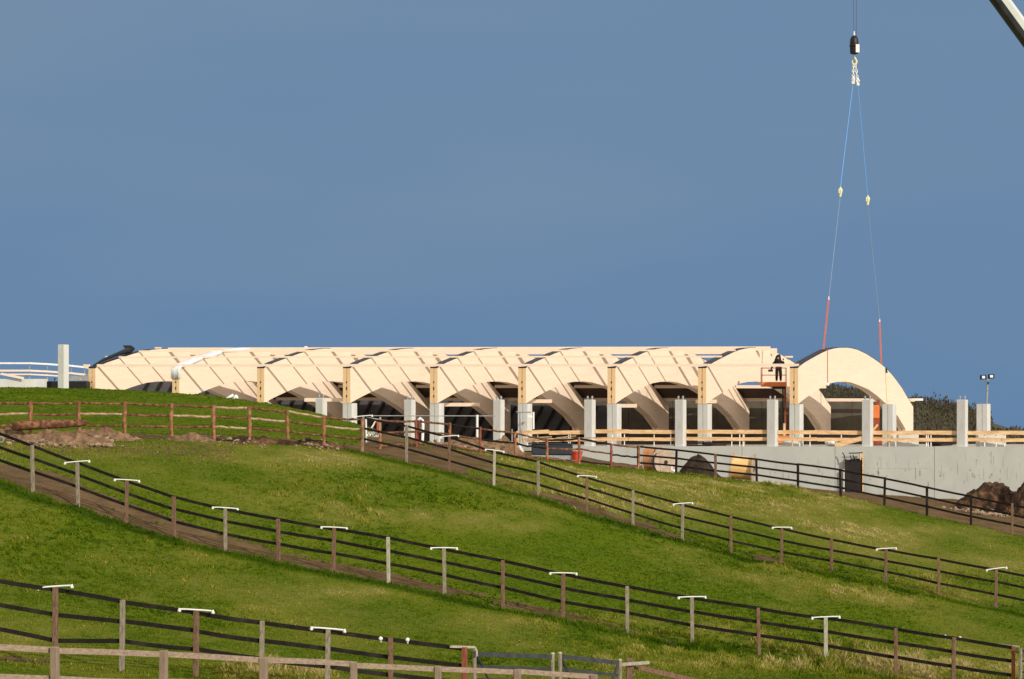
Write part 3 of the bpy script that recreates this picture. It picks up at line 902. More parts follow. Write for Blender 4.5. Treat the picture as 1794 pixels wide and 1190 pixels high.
# white guard rail, terrace wall and dark skip far left
D = 190.
r = thing('terrace_wall', at(30, 690, D), 'grey concrete upstand at the far left edge behind the knoll', 'wall')
a, b = at(-60, 664, D), at(83, 664, D)
MB().prism([a, b, Vector((b.x, b.y, -1)), Vector((a.x, a.y, -1))], Vector((0, .3, 0))).build('wall_face', M['conc'], r)
r = thing('white_guard_rail', at(40, 665, D), 'thin white guard rail with three rails at the far left', 'guard rail')
pts = [(-40, 636.5, 0), (52, 636.5, 0), (83, 638, 1), (125, 641, 2), (148, 643.5, 3), (158, 645, 3.5)]
for dy, rr in ((0, .055), (13, .06), (19.5, .045)):
    for (x0, y0, e0), (x1, y1, e1) in zip(pts[:-1], pts[1:]):
        MB().bar(at(x0, y0 + dy, D + e0 * .3), at(x1, y1 + dy, D + e1 * .3), .05, rr * 2.3).build('rail', M['offwhite'] if dy == 0 else M['glulam'], r)
for x, e0 in ((-10, 0), (52, 0), (83, 1), (125, 2), (148, 3)):
    yt = np.interp(x, [p[0] for p in pts], [p[1] for p in pts])
    MB().bar(at(x, yt, D + e0 * .3 + .1), at(x, 668, D + e0 * .3 + .1), .06, .06, up=(0, 1, 0)).build('post', M['galv'], r)
a, b = at(2, 655, D - .3), at(42, 663, D - .3)
MB().bar(a, b, .05, .17).build('loose_board', M['glulam'], r)
r = thing('black_skip', at(120, 690, 187), 'black low tank partly hidden behind the tall column', 'tank')
MB().box(at(120, 676, 187), (1.45, 0, 0), (0, .8, 0), (0, 0, .32)).build('tank_body', M['black_paint'], r, bevel=.05)
MB().tube([at(96, 667, 187), at(96, 662, 187)], .05).build('valve', M['black_paint'], r)
MB().box(at(136, 663, 188), (.8, 0, 0), (0, .3, 0), (0, 0, .18)).build('tank_lid', M['galv'], r)

# timber guard rail on the wall top, one length between each pair of columns
segs = [(905, 1025, 'at its left end, above the dark container'), (1042.5, 1184, 'above the paired cable drums'), (1201.5, 1345, 'above the soil heap by the yellow drum'), (1362.5, 1511.5, 'between the worker lift and the leaning orange plank'), (1528.5, 1678, 'at the foot of the free arch'), (1694.5, 1880, 'at the right edge below the lighting mast')]
for i, (xa, xb, ds) in enumerate(segs):
    rr = random.Random(40 + i)
    off = -.55
    mid = wpt((xa + xb) / 2, None, off)
    r = thing('timber_guard_rail', Vector((mid.x, mid.y, SLAB)), 'length of raw board guard rail ' + ds, 'guard rail', 'raw board guard rails on the wall top')
    n = 2
    for lo in (0, 1):
        xs_ = [xa] + sorted(rr.uniform(xa + 20, xb - 20) for _ in range(1)) + [xb]
        yy = [(752.5, 755.8) if lo == 0 else (765.5, 767.8)][0]
        for a, b in zip(xs_[:-1], xs_[1:]):
            ya = np.interp(a, [905, 1794], yy) + rr.uniform(-.7, .7) + (2.4 if i == 0 else 0)
            yb = np.interp(b, [905, 1794], yy) + rr.uniform(-.7, .7) + (1.0 if i == 0 else 0)
            o_ = off + rr.choice([0, .045])
            MB().bar(wpt(a, ya + 3.2, o_), wpt(b, yb + 3.2, o_), .04, .27 if lo == 0 else .24).build('board', M['board'], r)
    for x in sorted(rr.sample(range(int(xa) + 12, int(xb) - 8), 4)):
        p = wpt(x, 754 + np.interp(x, [905, 1794], [0, 2]), off - .1); q = wpt(x, 784, off - .1)
        MB().bar(p, q, .06, .13, up=(0, 1, 0)).build('post', M['white'] if rr.random() < .8 else M['board'], r)

def leaning(name, pts, w, t, m, label, cat, off=-.3, up=(0, 1, 0)):
    b = MB()
    for (x0, y0), (x1, y1) in zip(pts[:-1], pts[1:]):
        b.bar(wpt(x0, y0, off), wpt(x1, y1, off), t, w)
    return tag(b.build(name, m), label, cat)
leaning('loose_plank', [(1463, 781), (1510, 768)], .30, .06, M['board'], 'orange raw plank leaning on the wall top beside a square column', 'plank')
leaning('loose_plank', [(1528, 756), (1538, 744)], .14, .06, M['ply'], 'short yellow plank propped beside the red lift mast', 'plank', -1.4)

# clutter on the slab seen between the boards
clut = [(1385, 779, .5, .25, 'conc', 'pale concrete offcut behind the guard rail left of the free arch'), (1255, 778, .9, .2, 'formwork', 'dark low stack of formwork behind the guard rail'), (1456, 779, .45, .3, 'offwhite', 'white wrapped bundle at the foot of the shaded arch leg'),
        (1210, 777, 1.1, .25, 'formwork', 'dark bundle of steel behind the guard rail at left'), (1590, 776, .7, .42, 'conc', 'pale concrete foot block under the free arch leg'), (1736, 772, .95, .5, 'conc', 'square pale concrete block beneath the lighting mast'), (1650, 778, .9, .2, 'formwork', 'dark stacked formwork right of the free arch')]
for px, py, hw, hh, m_, lb in clut:
    p = wpt(px, None, -2.2)
    b = MB()
    rr = random.Random(px)
    if m_ == 'formwork':
        for j in range(5):
            b.bar(Vector((p.x - hw + rr.uniform(-.1, .3), p.y + j * .15, SLAB + .06 + .1 * (j % 3))), Vector((p.x + hw + rr.uniform(-.3, .1), p.y + j * .15 + rr.uniform(-.1, .1), SLAB + .06 + .1 * (j % 3) + rr.uniform(0, .12))), .12, .09)
    else:
        b.blob(Vector((p.x, p.y, SLAB + hh)), hw, .4, hh, px, .12, 12, 6) if m_ == 'offwhite' else b.prism([Vector((p.x + i * hw, p.y + j * .4, SLAB)) for i, j in ((-1, -1), (1, -1), (1, 1), (-1, 1))], (0, 0, hh * 2))
    tag(b.build({'conc': 'concrete_block', 'formwork': 'formwork_stack', 'offwhite': 'wrapped_bundle'}[m_], M[m_], bevel=.03), lb, {'conc': 'block', 'formwork': 'stack', 'offwhite': 'bundle'}[m_])

# ------------------------------------------------------------------ things on the arches
# white sheet over the second arch
k = 1
b = MB()
pz = arch_pts(k, 0)
qq = [pz[0] - A_DIR * .06 - Vector((0, 0, .75)), pz[0] - A_DIR * .06, pz[0] - A_DIR * .03 + Vector((0, 0, .06))] + [p + Vector((0, 0, .09)) for p in pz[1:9]]
rr = random.Random(3)
NX = 10
vs, fs = [], []
for i, p in enumerate(qq):
    for j in range(NX + 1):
        t = j / NX
        w = -.06 + t * (W_ARCH + .12)
        v = p + B_DIR * w
        dz = rr.uniform(-.015, .03)
        vs.append(v + Vector((0, 0, dz)) - (A_DIR * rr.uniform(0, .05) if i < 2 else Vector()))
    # a flap hanging over the sunlit face
    if i >= 1:
        vs.append(p + B_DIR * (W_ARCH + .07) + Vector((0, 0, -.16 - .14 * rr.random())))
    else:
        vs.append(p + B_DIR * (W_ARCH + .065) + A_DIR * .12)
nn = NX + 2
for i in range(len(qq) - 1):
    for j in range(nn - 1):
        fs.append((i * nn + j, i * nn + j + 1, (i + 1) * nn + j + 1, (i + 1) * nn + j))
b.add(vs, fs)
o = b.build('protective_sheet', M['offwhite'], smooth=True)
sm = o.modifiers.new('thick', 'SOLIDIFY'); sm.thickness = .012
tag(o, 'white plastic sheet wrapped over the near shoulder of the second arch', 'sheet')
# black bundle on the first arch
pz = arch_pts(0, 0)
c = pz[4] + B_DIR * .3 + Vector((0, 0, .3)); c0 = pz[1] + B_DIR * .3 + Vector((0, 0, .12))
b = MB()
b.tube([c0, pz[2] + B_DIR * .3 + Vector((0, 0, .22)), pz[3] + B_DIR * .3 + Vector((0, 0, .30)), c + Vector((0, 0, .02)), c + Vector((.22, .1, .05))], [.05, .11, .15, .26, .14], 9)
b.prism([c + Vector((-.50, -.12, .34)), c + Vector((-.28, -.12, -.02)), c + Vector((.30, -.12, -.05)), c + Vector((.35, -.12, .14)), c + Vector((.1, -.12, .34))], (0, .34, 0))
tag(b.build('tarpaulin_bundle', M['tarp_green'], bevel=.05), 'black crumpled tarpaulin bundle lying on the shoulder of the leftmost arch', 'tarpaulin')
# wood block on the ridge
p = near_pt(2)[0]
c = at(536, 610, 196)
tag(MB().box(c, (.12, .0, 0), (0, .2, 0), (0, 0, .13)).build('ridge_block', M['offwhite'], bevel=.02), 'small white block sitting on the ridge near the second arch', 'block')
# ------------------------------------------------------------------ the crane, its hook and the slings
def face_pt(px, py, k=8, side=1, out=0.):
    o = near_pt(k)[0] + B_DIR * (W_ARCH * side + out)
    s, z = on_plane(px, py, o, A_DIR)
    p = o + A_DIR * s
    return Vector((p.x, p.y, z))
s1, s2 = face_pt(1450, 612), face_pt(1548, 642)
mid_y = (s1.y + s2.y) / 2
def hz(px, py, y=None):
    return at(px, py, mid_y if y is None else y)
hook = hz(1496, 78)
r = thing('hook_block', hz(1496, 95), 'black hoist hook block with a white plate hanging from two cables', 'crane hook')
b = MB()
prof = [(-.02, 62), (.17, 63), (.28, 68), (.32, 75), (.32, 79), (.36, 79.5), (.36, 81), (.32, 82), (.30, 94), (.10, 95.5)]
b.tube([hz(1496.5, y) for w, y in prof], [max(w, .02) for w, y in prof], 12)
b.build('block_body', M['black_paint'], r, bevel=.01)
c = hz(1501.5, 86)
MB().box(c + Vector((0, -.32, 0)), (.14, .02, 0), (0, .02, 0), (0, 0, .30)).build('plate', M['white'], r, bevel=.01)
MB().tube([hz(1496.5, 55), hz(1496.5, 63)], [.04, .07], 8).build('rope_socket', M['offwhite'], r)
for i, x in enumerate((1495, 1500.5)):
    MB().tube([hz(x + (1.5 if i == 0 else 0), 62), hz(x, 0), hz(x - 1, -330)], .022, 6).build('hoist_cable', M['cable'], r)
MB().tube([hz(1496.5, 95), hz(1496.5, 101)], .06, 8).build('swivel', M['galv'], r)
# open hook shape
pts = [hz(1496.5, 100), hz(1499, 104), hz(1501, 108), hz(1499, 113), hz(1495.5, 113.5), hz(1493.3, 110), hz(1493.6, 105)]
MB().tube(pts, [.06, .075, .08, .08, .07, .05, .03], 8).build('hook', M['yellow'], r)
for side, ex, ey, lb in ((-1, 1494.5, 148, 'left'), (1, 1503, 151, 'right')):
    t = thing('lifting_chain', hz(ex, ey), 'short pale lifting chain and shackle on the %s of the crane hook' % lb, 'chain', 'chains under the crane hook')
    n = 6
    for i in range(n):
        x = 1497 + side * (1.6 if i in (1, 2) else 1) + (ex - 1497 - side) * (i / n)
        y = 112 + (ey - 118 - 4) * i / n
        a, c = hz(x, y), hz(x + side * .3, y + 6.2)
        d = (c - a); sd = Vector((.07, 0, 0)) if i % 2 == 0 else Vector((0.02, .07, 0))
        MB().tube([a, a + d * .25 + sd, a + d * .75 + sd, c, a + d * .75 - sd, a + d * .25 - sd, a], .035, 6, cap=False).build('link', M['white'], t)
    MB().tube([hz(ex - side, ey - 14), hz(ex - side * .5 - 2, ey - 9), hz(ex, ey - 2), hz(ex + 2, ey - 9), hz(ex - side, ey - 14)], [.06, .08, .10, .08, .06], 7, cap=False).build('shackle', M['white'], t)
    MB().box(hz(ex, ey - 3), (.11, 0, 0), (0, .07, 0), (0, 0, .12)).build('shackle_pin', M['white'], t, bevel=.03)
# the two legs of the rigging
def leg(p_hook, p_sh, p_top, sling_px, lb):
    # blue rope, pale shackle, pale wire, red sling round the arch
    t = thing('sling_leg', sling_px, 'thin rigging leg with blue rope, pale shackle and red webbing, %s of the pair' % lb, 'lifting sling', 'lifting slings on the free arch')
    MB().tube([p_hook, p_sh], .027, 6).build('rope', M['blue_rope'], t)
    c = p_sh
    MB().tube([c + Vector((0, 0, .1)), c + Vector((.06, 0, -.15)), c + Vector((.03, 0, -.4)), c + Vector((0, 0, -.62))], [.05, .13, .09, .07], 8).build('shackle', M['yellow'], t)
    MB().box(c + Vector((-.04, 0, -.2)), (.09, 0, 0), (0, .06, 0), (0, 0, .17)).build('shackle_bow', M['white'], t, bevel=.03)
    MB().tube([c + Vector((0, 0, -.6)), p_top], .021, 6).build('wire_rope', M['wire'], t)
    MB().tube([p_top + Vector((0, 0, .12)), p_top + Vector((0, 0, -.15))], [.03, .06], 8).build('thimble', M['offwhite'], t)
    d = B_DIR * .012 + A_DIR * .04
    b = MB()
    b.bar(p_top, sling_px + Vector((0, 0, .07)), .05, .13, up=(1, 0, 0))
    b.build('webbing', M['sling_red'], t)
    return t
hookp = hz(1497, 150)
for sx, sy, px, py, lb, low in (((1472, 330), (1452, 522), 1450, 613.5, 'left', 672), ((1520, 345), (1541, 561), 1551, 645, 'right', 706))[0:2] and [((1472,330),(1452,522),1450,613.5,'left',672),((1520,345),(1541,561),1551,645,'right',706)]:
    top_c = face_pt(px, py) - B_DIR * (W_ARCH / 2)
    psh = hz(sx[0], sx[1], (mid_y * .6 + top_c.y * .4)); ptop = at(sy[0], sy[1], top_c.y)
    t = leg(hz(1494 if lb == 'left' else 1503, 150), psh, ptop, top_c, lb)
    # strap round the beam
    f0, f1 = face_pt(px, py, out=.02), face_pt(px + (0 if lb == 'left' else 3), low, out=.02)
    g0, g1 = face_pt(px, py) - B_DIR * (W_ARCH + .02), face_pt(px, low) - B_DIR * (W_ARCH + .02)
    f0.z += .05; 
    g0 = f0 - B_DIR * (W_ARCH + .04); f1.z -= .05; g1 = f1 - B_DIR * (W_ARCH + .04)
    MB().bar(f0, f1, .10 if lb == 'left' else .05, .02, up=tuple(B_DIR)).build('strap', M['sling_red'] if lb == 'left' else M['ply'], t)
    MB().bar(g0, g1, .10, .02, up=tuple(B_DIR)).build('strap', M['sling_red'], t)
    MB().bar(f1, g1, .10, .02).build('strap', M['sling_red'], t)
    MB().bar(f0, g0, .10, .02).build('strap', M['sling_red'], t)
    if lb == 'left':
        MB().blob(f1 + Vector((0, 0, -.02)), .13, .1, .11, 2, .1, 8, 6).build('buckle', M['white'], t)
    else:
        MB().prism([f0 + B_DIR * .02, f0 + B_DIR * .02 + Vector((.05, 0, 0)), f0 + B_DIR * .02 + Vector((.13, 0, -.42)), f0 + B_DIR * .02 + Vector((.02, 0, -.42))], B_DIR * .04).build('edge_guard', M['black_paint'], t)

# crane boom coming down to its carrier outside the frame
r = thing('mobile_crane', hz(2420, 800), 'light grey telescopic crane boom, its underside darkened as shade, crossing the top right corner', 'crane')
tip, foot = hz(1497, -348), hz(2330, 790)
d = (foot - tip).normalized()
up_ = Vector((-d.z, 0, d.x)); up_ = up_ if up_.z > 0 else -up_
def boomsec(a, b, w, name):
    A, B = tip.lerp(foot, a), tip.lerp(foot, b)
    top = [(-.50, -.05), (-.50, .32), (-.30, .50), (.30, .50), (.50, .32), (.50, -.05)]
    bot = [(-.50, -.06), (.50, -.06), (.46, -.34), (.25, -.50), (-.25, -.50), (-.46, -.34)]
    for prof, m_, nm in ((top, 'crane_grey', name), (bot, 'crane_dark', name + '_underside')):  # lower half coloured near black to stand for the boom's shaded side
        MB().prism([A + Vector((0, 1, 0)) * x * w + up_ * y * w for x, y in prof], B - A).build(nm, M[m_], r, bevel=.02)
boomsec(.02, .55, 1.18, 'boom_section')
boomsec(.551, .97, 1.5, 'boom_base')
MB().prism([tip + Vector((0, -.25, 0)) + up_ * .5, tip + Vector((0, -.25, 0)) - up_ * .7 , tip + d * 1.6 - up_ * .4 + Vector((0, -.25, 0)), tip + d * 1.6 + up_ * .5 + Vector((0, -.25, 0))], (0, .5, 0)).build('boom_head', M['crane_dark'], r)
gzc = gz(hz(2420, 800).x, mid_y)
cb = Vector((hz(2380, 800).x, mid_y, gzc))
MB().box(cb + Vector((2, 0, 1.5)), (6, 0, 0), (0, 1.35, 0), (0, 0, .45)).build('carrier', M['crane_grey'], r, bevel=.08)
MB().box(cb + Vector((-.5, 0, 2.8)), (2.2, 0, 0), (0, 1.2, 0), (0, 0, .8)).build('turntable', M['crane_grey'], r, bevel=.1)
MB().box(cb + Vector((7, 0, 2.3)), (1.1, 0, 0), (0, 1.3, 0), (0, 0, 1.1)).build('cab', M['crane_grey'], r, bevel=.15)
for x in (-3, -1.4, 3.2, 5.0, 6.6):
    for s_ in (-1, 1):
        MB().tube([cb + Vector((x, s_ * 1.0, .65)), cb + Vector((x, s_ * 1.4, .65))], .65, 16).build('wheel', M['tyre'], r)

# ------------------------------------------------------------------ worker lifts and the worker
DL = 181.5
r = thing('boom_lift', Vector((at(1374, 780, DL).x, DL, SLAB)), 'orange work platform on a dark red mast beside the free arch', 'work lift')
c = at(1355.5, 673.5, DL)
MB().box(c, (.88, 0, 0), (0, .45, 0), (0, 0, .16)).build('platform', M['orange'], r, bevel=.03)
MB().box(c + Vector((.35, 0, -.25)), (.45, 0, 0), (0, .3, 0), (0, 0, .08)).build('platform_bracket', M['black_paint'], r)
ra = MB()
for x in (-.86, .86):
    for y in (-.42, .42):
        ra.tube([c + Vector((x, y, .15)), c + Vector((x, y, 1.15))], .02, 6)
for z in (.65, 1.15):
    pp = [c + Vector((x, y, z)) for x, y in ((-.86, -.42), (.86, -.42), (.86, .42), (-.86, .42), (-.86, -.42))]
    for a, b_ in zip(pp[:-1], pp[1:]): ra.tube([a, b_], .018, 6)
ra.build('basket_rail', M['rust_red'], r)
MB().bar(at(1375.5, 672, DL), at(1375.5, 782, DL), .12, .26, up=(0, 1, 0)).build('mast', M['rust_red'], r)
MB().bar(at(1371.5, 678, DL + .1), at(1371.5, 750, DL + .1), .10, .16, up=(0, 1, 0)).build('ram', M['black_paint'], r)
MB().bar(at(1374, 742, DL - .25), at(1374, 783, DL - .25), .14, .34, up=(0, 1, 0)).build('mast_cover', M['board'], r)
p = at(1374, 782, DL)
MB().box(Vector((p.x, p.y + .4, SLAB + .45)), (.7, 0, 0), (0, .9, 0), (0, 0, .3)).build('base', M['orange'], r, bevel=.05)
for sx_ in (-.6, .6):
    for sy_ in (-.2, 1.0):
        MB().tube([Vector((p.x + sx_ - .08, p.y + sy_, SLAB + .22)), Vector((p.x + sx_ + .08, p.y + sy_, SLAB + .22))], .22, 12).build('wheel', M['tyre'], r)

D2 = 187.
r = thing('scissor_lift', Vector((at(1534, 780, D2).x, D2, SLAB)), 'red-orange lift machine half hidden behind a square column under the free arch', 'work lift')
MB().bar(at(1538.5, 701, D2), at(1538.5, 757, D2), .2, .14, up=(0, 1, 0)).build('mast', M['rust_red'], r)
MB().box(at(1533, 722, D2 + .2), (.28, 0, 0), (0, .4, 0), (0, 0, .5)).build('machine_body', M['orange'], r, bevel=.08)
MB().box(at(1532.5, 745, D2 + .2), (.26, 0, 0), (0, .4, 0), (0, 0, .45)).build('engine_cover', M['rust_red'], r, bevel=.08)
MB().box(Vector((at(1534, 780, D2).x, D2 + .3, SLAB + .35)), (.6, 0, 0), (0, .8, 0), (0, 0, .33)).build('base', M['rust_red'], r, bevel=.05)

def body(name, joints, edges, radii, m, parent=None, root=0, sub=2):
    me = bpy.data.meshes.new(name)
    org = Vector(parent['_org']) if parent is not None else Vector(joints[root])
    me.from_pydata([tuple(Vector(j) - org) for j in joints], edges, [])
    o = bpy.data.objects.new(name, me)
    col.objects.link(o)
    if parent is not None: o.parent = parent
    else: o.location = org
    o['_org'] = tuple(org)
    sk = o.modifiers.new('skin', 'SKIN')
    sk.use_smooth_shade = True
    lay = me.skin_vertices[0].data if me.skin_vertices else None
    if lay is None:
        bpy.context.view_layer.objects.active = o
    for i, rr_ in enumerate(radii):
        v = me.skin_vertices[0].data[i]
        v.radius = rr_ if isinstance(rr_, tuple) else (rr_, rr_)
        v.use_root = (i == root)
    sb = o.modifiers.new('sub', 'SUBSURF'); sb.levels = sub; sb.render_levels = sub
    me.materials.append(m)
    return o
f = at(1364, 668, DL)                      # the platform floor
def w(x, y, z): return f + Vector((x, y, z))
J = [w(0, 0, .95), w(.01, 0, 1.18), w(-.01, -.02, 1.40), w(-.01, -.03, 1.52), w(-.02, -.04, 1.62), w(-.02, -.06, 1.73),
     w(-.24, -.02, 1.38), w(-.44, -.08, 1.10), w(-.52, -.26, .86), w(.24, -.02, 1.38), w(.36, -.10, 1.20), w(.30, -.22, 1.42),
     w(-.11, 0, .88), w(-.13, -.04, .50), w(-.14, 0, .09), w(-.15, -.16, .05), w(.11, 0, .88), w(.14, -.03, .50), w(.15, .02, .09), w(.16, -.14, .05)]
Ed = [(0,1),(1,2),(2,3),(3,4),(4,5),(2,6),(6,7),(7,8),(2,9),(9,10),(10,11),(0,12),(12,13),(13,14),(14,15),(0,16),(16,17),(17,18),(18,19)]
R = [(.27,.2),(.30,.2),(.28,.18),(.07,.07),(.095,.10),(.08,.08),(.13,.12),(.10,.10),(.06,.06),(.13,.12),(.10,.09),(.06,.06),(.16,.14),(.13,.12),(.10,.09),(.06,.05),(.16,.14),(.13,.12),(.10,.09),(.06,.05)]
pr = body('person', J, Ed, R, M['cloth'])
tag(pr, 'worker in bulky black clothing and pointed hood standing on the orange platform', 'person')
hd = MB().tube([w(-.04, -.02, 1.34), w(-.04, .0, 1.48), w(-.03, .0, 1.62), w(-.0, .02, 1.74), w(.06, .03, 1.84), w(.09, .03, 1.90)], [.27, .25, .21, .18, .11, .03], 10)
hd.build('hood', M['cloth'], pr, smooth=True)
MB().blob(w(-.05, -.19, 1.60), .06, .04, .08, 1, .05, 10, 8).build('face', M['skin'], pr, smooth=True)
for hx, hy, hz_, s_ in ((-.54, -.30, .82, -1), (.30, -.26, 1.50, 1)):
    hb = MB().blob(w(hx, hy, hz_), .045, .03, .05, 3, .05, 8, 6)
    for i in range(4):
        hb.tube([w(hx - .03 + i * .02, hy, hz_ + .03), w(hx - .035 + i * .022, hy - .02, hz_ + .085), w(hx - .035 + i * .022, hy - .05, hz_ + .10)], [.011, .010, .007], 6)
    hb.tube([w(hx + .04 * s_, hy, hz_), w(hx + .065 * s_, hy - .02, hz_ + .05)], [.012, .008], 6)
    hb.build('hand', M['cloth'], pr, smooth=True)
# tool held out to the side
tb = MB().box(w(-.60, -.36, .74), (.17, 0, 0), (0, .06, 0), (0, 0, .08)).bar(w(-.60, -.36, .60), w(-.60, -.36, .98), .06, .08)
tag(tb.build('power_tool', M['black_paint'], bevel=.02), 'black power tool held out to the left of the worker', 'power tool')

# ------------------------------------------------------------------ lighting mast
DM = 225.
r = thing('lighting_mast', Vector((at(1726, 752, DM).x, DM, -2.5)), 'slender galvanised mast with two floodlights on its top at the right', 'lighting mast')
b0, t0 = at(1726, 757, DM), at(1730.5, 663, DM)
MB().tube([b0 + Vector((0, 0, -1.5)), b0.lerp(t0, .25), b0.lerp(t0, .26), t0], [.14, .14, .10, .09], 8).build('mast_tube', M['galv'], r)
la = MB()
for i in range(10):
    za, zb = i / 36., (i + 1) / 36.
    sg = 1 if i % 2 else -1
    la.tube([b0.lerp(t0, za) + Vector((.22 * sg, 0, 0)), b0.lerp(t0, zb) + Vector((-.22 * sg, 0, 0))], .025, 5)
for sg in (-1, 1):
    la.tube([b0 + Vector((.22 * sg, 0, -1)), b0.lerp(t0, .28) + Vector((.22 * sg, 0, 0))], .035, 5)
la.build('lattice', M['galv'], r)
for cx, cy, sx_ in ((1722.5, 661, -1), (1736.5, 659.5, 1)):
    c = at(cx, cy, DM)
    h = MB().box(c, (.24, .05, .02), (-.04, .14, 0), (0, 0, .20)).build('floodlight', M['black_paint'], r, bevel=.03)
    g_ = MB()
    g_.box(c + Vector((0, -.155, 0)), (.13, .02, 0), (0, .012, 0), (0, 0, .11))
    gg = g_.build('lamp_glass', M['glass'], r); gg.parent = h; gg.location = Vector(r['_org']) - Vector(h['_org'])
    MB().bar(c + Vector((-sx_ * .2, .1, -.05)), t0 + Vector((0, 0, -.05)), .05, .05).build('arm', M['black_paint'], r)
MB().box(at(1730.8, 671, DM), (.06, 0, 0), (0, .12, 0), (0, 0, .12)).build('junction_box', M['black_paint'], r)

# ------------------------------------------------------------------ far hill and its bare woodland
hp = [(1150,790),(1220,760),(1290,735),(1350,712),(1400,700),(1440,697),(1470,703),(1500,711),(1530,719),(1560,721),(1590,719),(1612,722),(1640,734),(1665,746),(1690,757),(1715,769),(1735,786),(1765,800),(1800,805),(1900,810)]
DH = 620.
vs, fs = [], []
rows = 9
for i in range(rows):
    t = i / (rows - 1)
    for x, y in hp:
        D = DH - 220 * (1 - t)
        zt_ = (Y0 - y) * DH / F
        z = -9 + (zt_ + 9) * math.sin(t * math.pi / 2)
        p = at(x, Y0, DH)
        vs.append((p.x, D, z))
for i in range(rows - 1):
    for j in range(len(hp) - 1):
        a = i * len(hp) + j
        fs.append((a, a + 1, a + len(hp) + 1, a + len(hp)))
# back slope
o_ = len(vs)
for x, y in hp:
    p = at(x, Y0, DH); vs.append((p.x, DH + 260, -9))
for j in range(len(hp) - 1):
    a = (rows - 1) * len(hp) + j
    fs.append((a, a + 1, o_ + j + 1, o_ + j))
m_hill = mat('hill_scrub', (.045, .045, .024), (.07, .065, .035), .05, .95, c3=(.04, .05, .02), s3=.12)
o = MB().add(vs, fs).build('hill', m_hill, smooth=True)
tag(o, None, None, kind='structure')
# woods: thin upright twigs and clumps of small faces
rs = np.random.RandomState(5)
V, Fc = [], []
mb = MB()
nt_trees = 3400
hx = np.array([at(x, Y0, DH).x for x, y in hp]); hzz = np.array([(Y0 - y) * DH / F for x, y in hp])
for i in range(nt_trees):
    px = rs.uniform(1180, 1738)
    t = rs.rand() ** .7
    D = DH - 220 * (1 - t)
    x = at(px, Y0, DH).x
    z = -9 + (np.interp(x, hx, hzz) + 9) * math.sin(t * math.pi / 2)
    if 897 + x * F / D > 1736: continue
    h = rs.uniform(1.4, 3.2) * (1.35 if rs.rand() < .12 else 1) * (.75 if px > 1700 else 1)
    wv = h * rs.uniform(.35, .6)
    mb.tube([(x, D, z - .5), (x + rs.uniform(-.3, .3), D, z + h * .6)], [.16, .06], 3, 0, False)
    for q in range(26):
        th = rs.rand() * 2 * math.pi
        rr_ = wv * .55 * math.sqrt(rs.rand())
        zz = z + h * (.25 + .75 * rs.rand())
        kk = math.sin(min(1, (zz - z) / h) * math.pi * .85)
        cx, cy = x + math.cos(th) * rr_ * kk * 1.2, D + math.sin(th) * rr_ * kk
        s_ = rs.uniform(.06, .24)
        a = rs.rand() * 6.28
        mb.add([(cx - s_ * math.cos(a), cy - s_ * math.sin(a), zz), (cx + s_ * math.cos(a), cy + s_ * math.sin(a), zz + rs.uniform(-.2, .2)), (cx + rs.uniform(-.3, .3), cy, zz + s_ * rs.uniform(1.5, 3.5))], [(0, 1, 2)])
m_wood = mat('bare_woodland', (.048, .038, .024), (.075, .068, .036), .06, .95, c3=(.11, .09, .065), s3=.15, f3=.5)
tag(mb.build('woodland', m_wood), 'far-off leafless woodland covering the hill at the right', 'woodland', kind='stuff')
# low scrub behind the slab at the right, seen through the guard rail
mb = MB()
for i in range(2600):
    D = rs.uniform(232, 262)
    px = rs.uniform(1560, 1900)
    p = at(px, 0, D); z = rs.uniform(-2.5, -.35 + .5 * rs.rand())
    s_ = rs.uniform(.12, .35); a = rs.rand() * 6.28
    mb.add([(p.x - s_ * math.cos(a), D - s_ * math.sin(a), z), (p.x + s_ * math.cos(a), D + s_ * math.sin(a), z), (p.x + rs.uniform(-.2, .2), D, z + s_ * rs.uniform(1, 2))], [(0, 1, 2)])
tag(mb.build('hedge', m_wood), 'dark scrub hedge behind the guard rail at the right', 'hedge', kind='stuff')
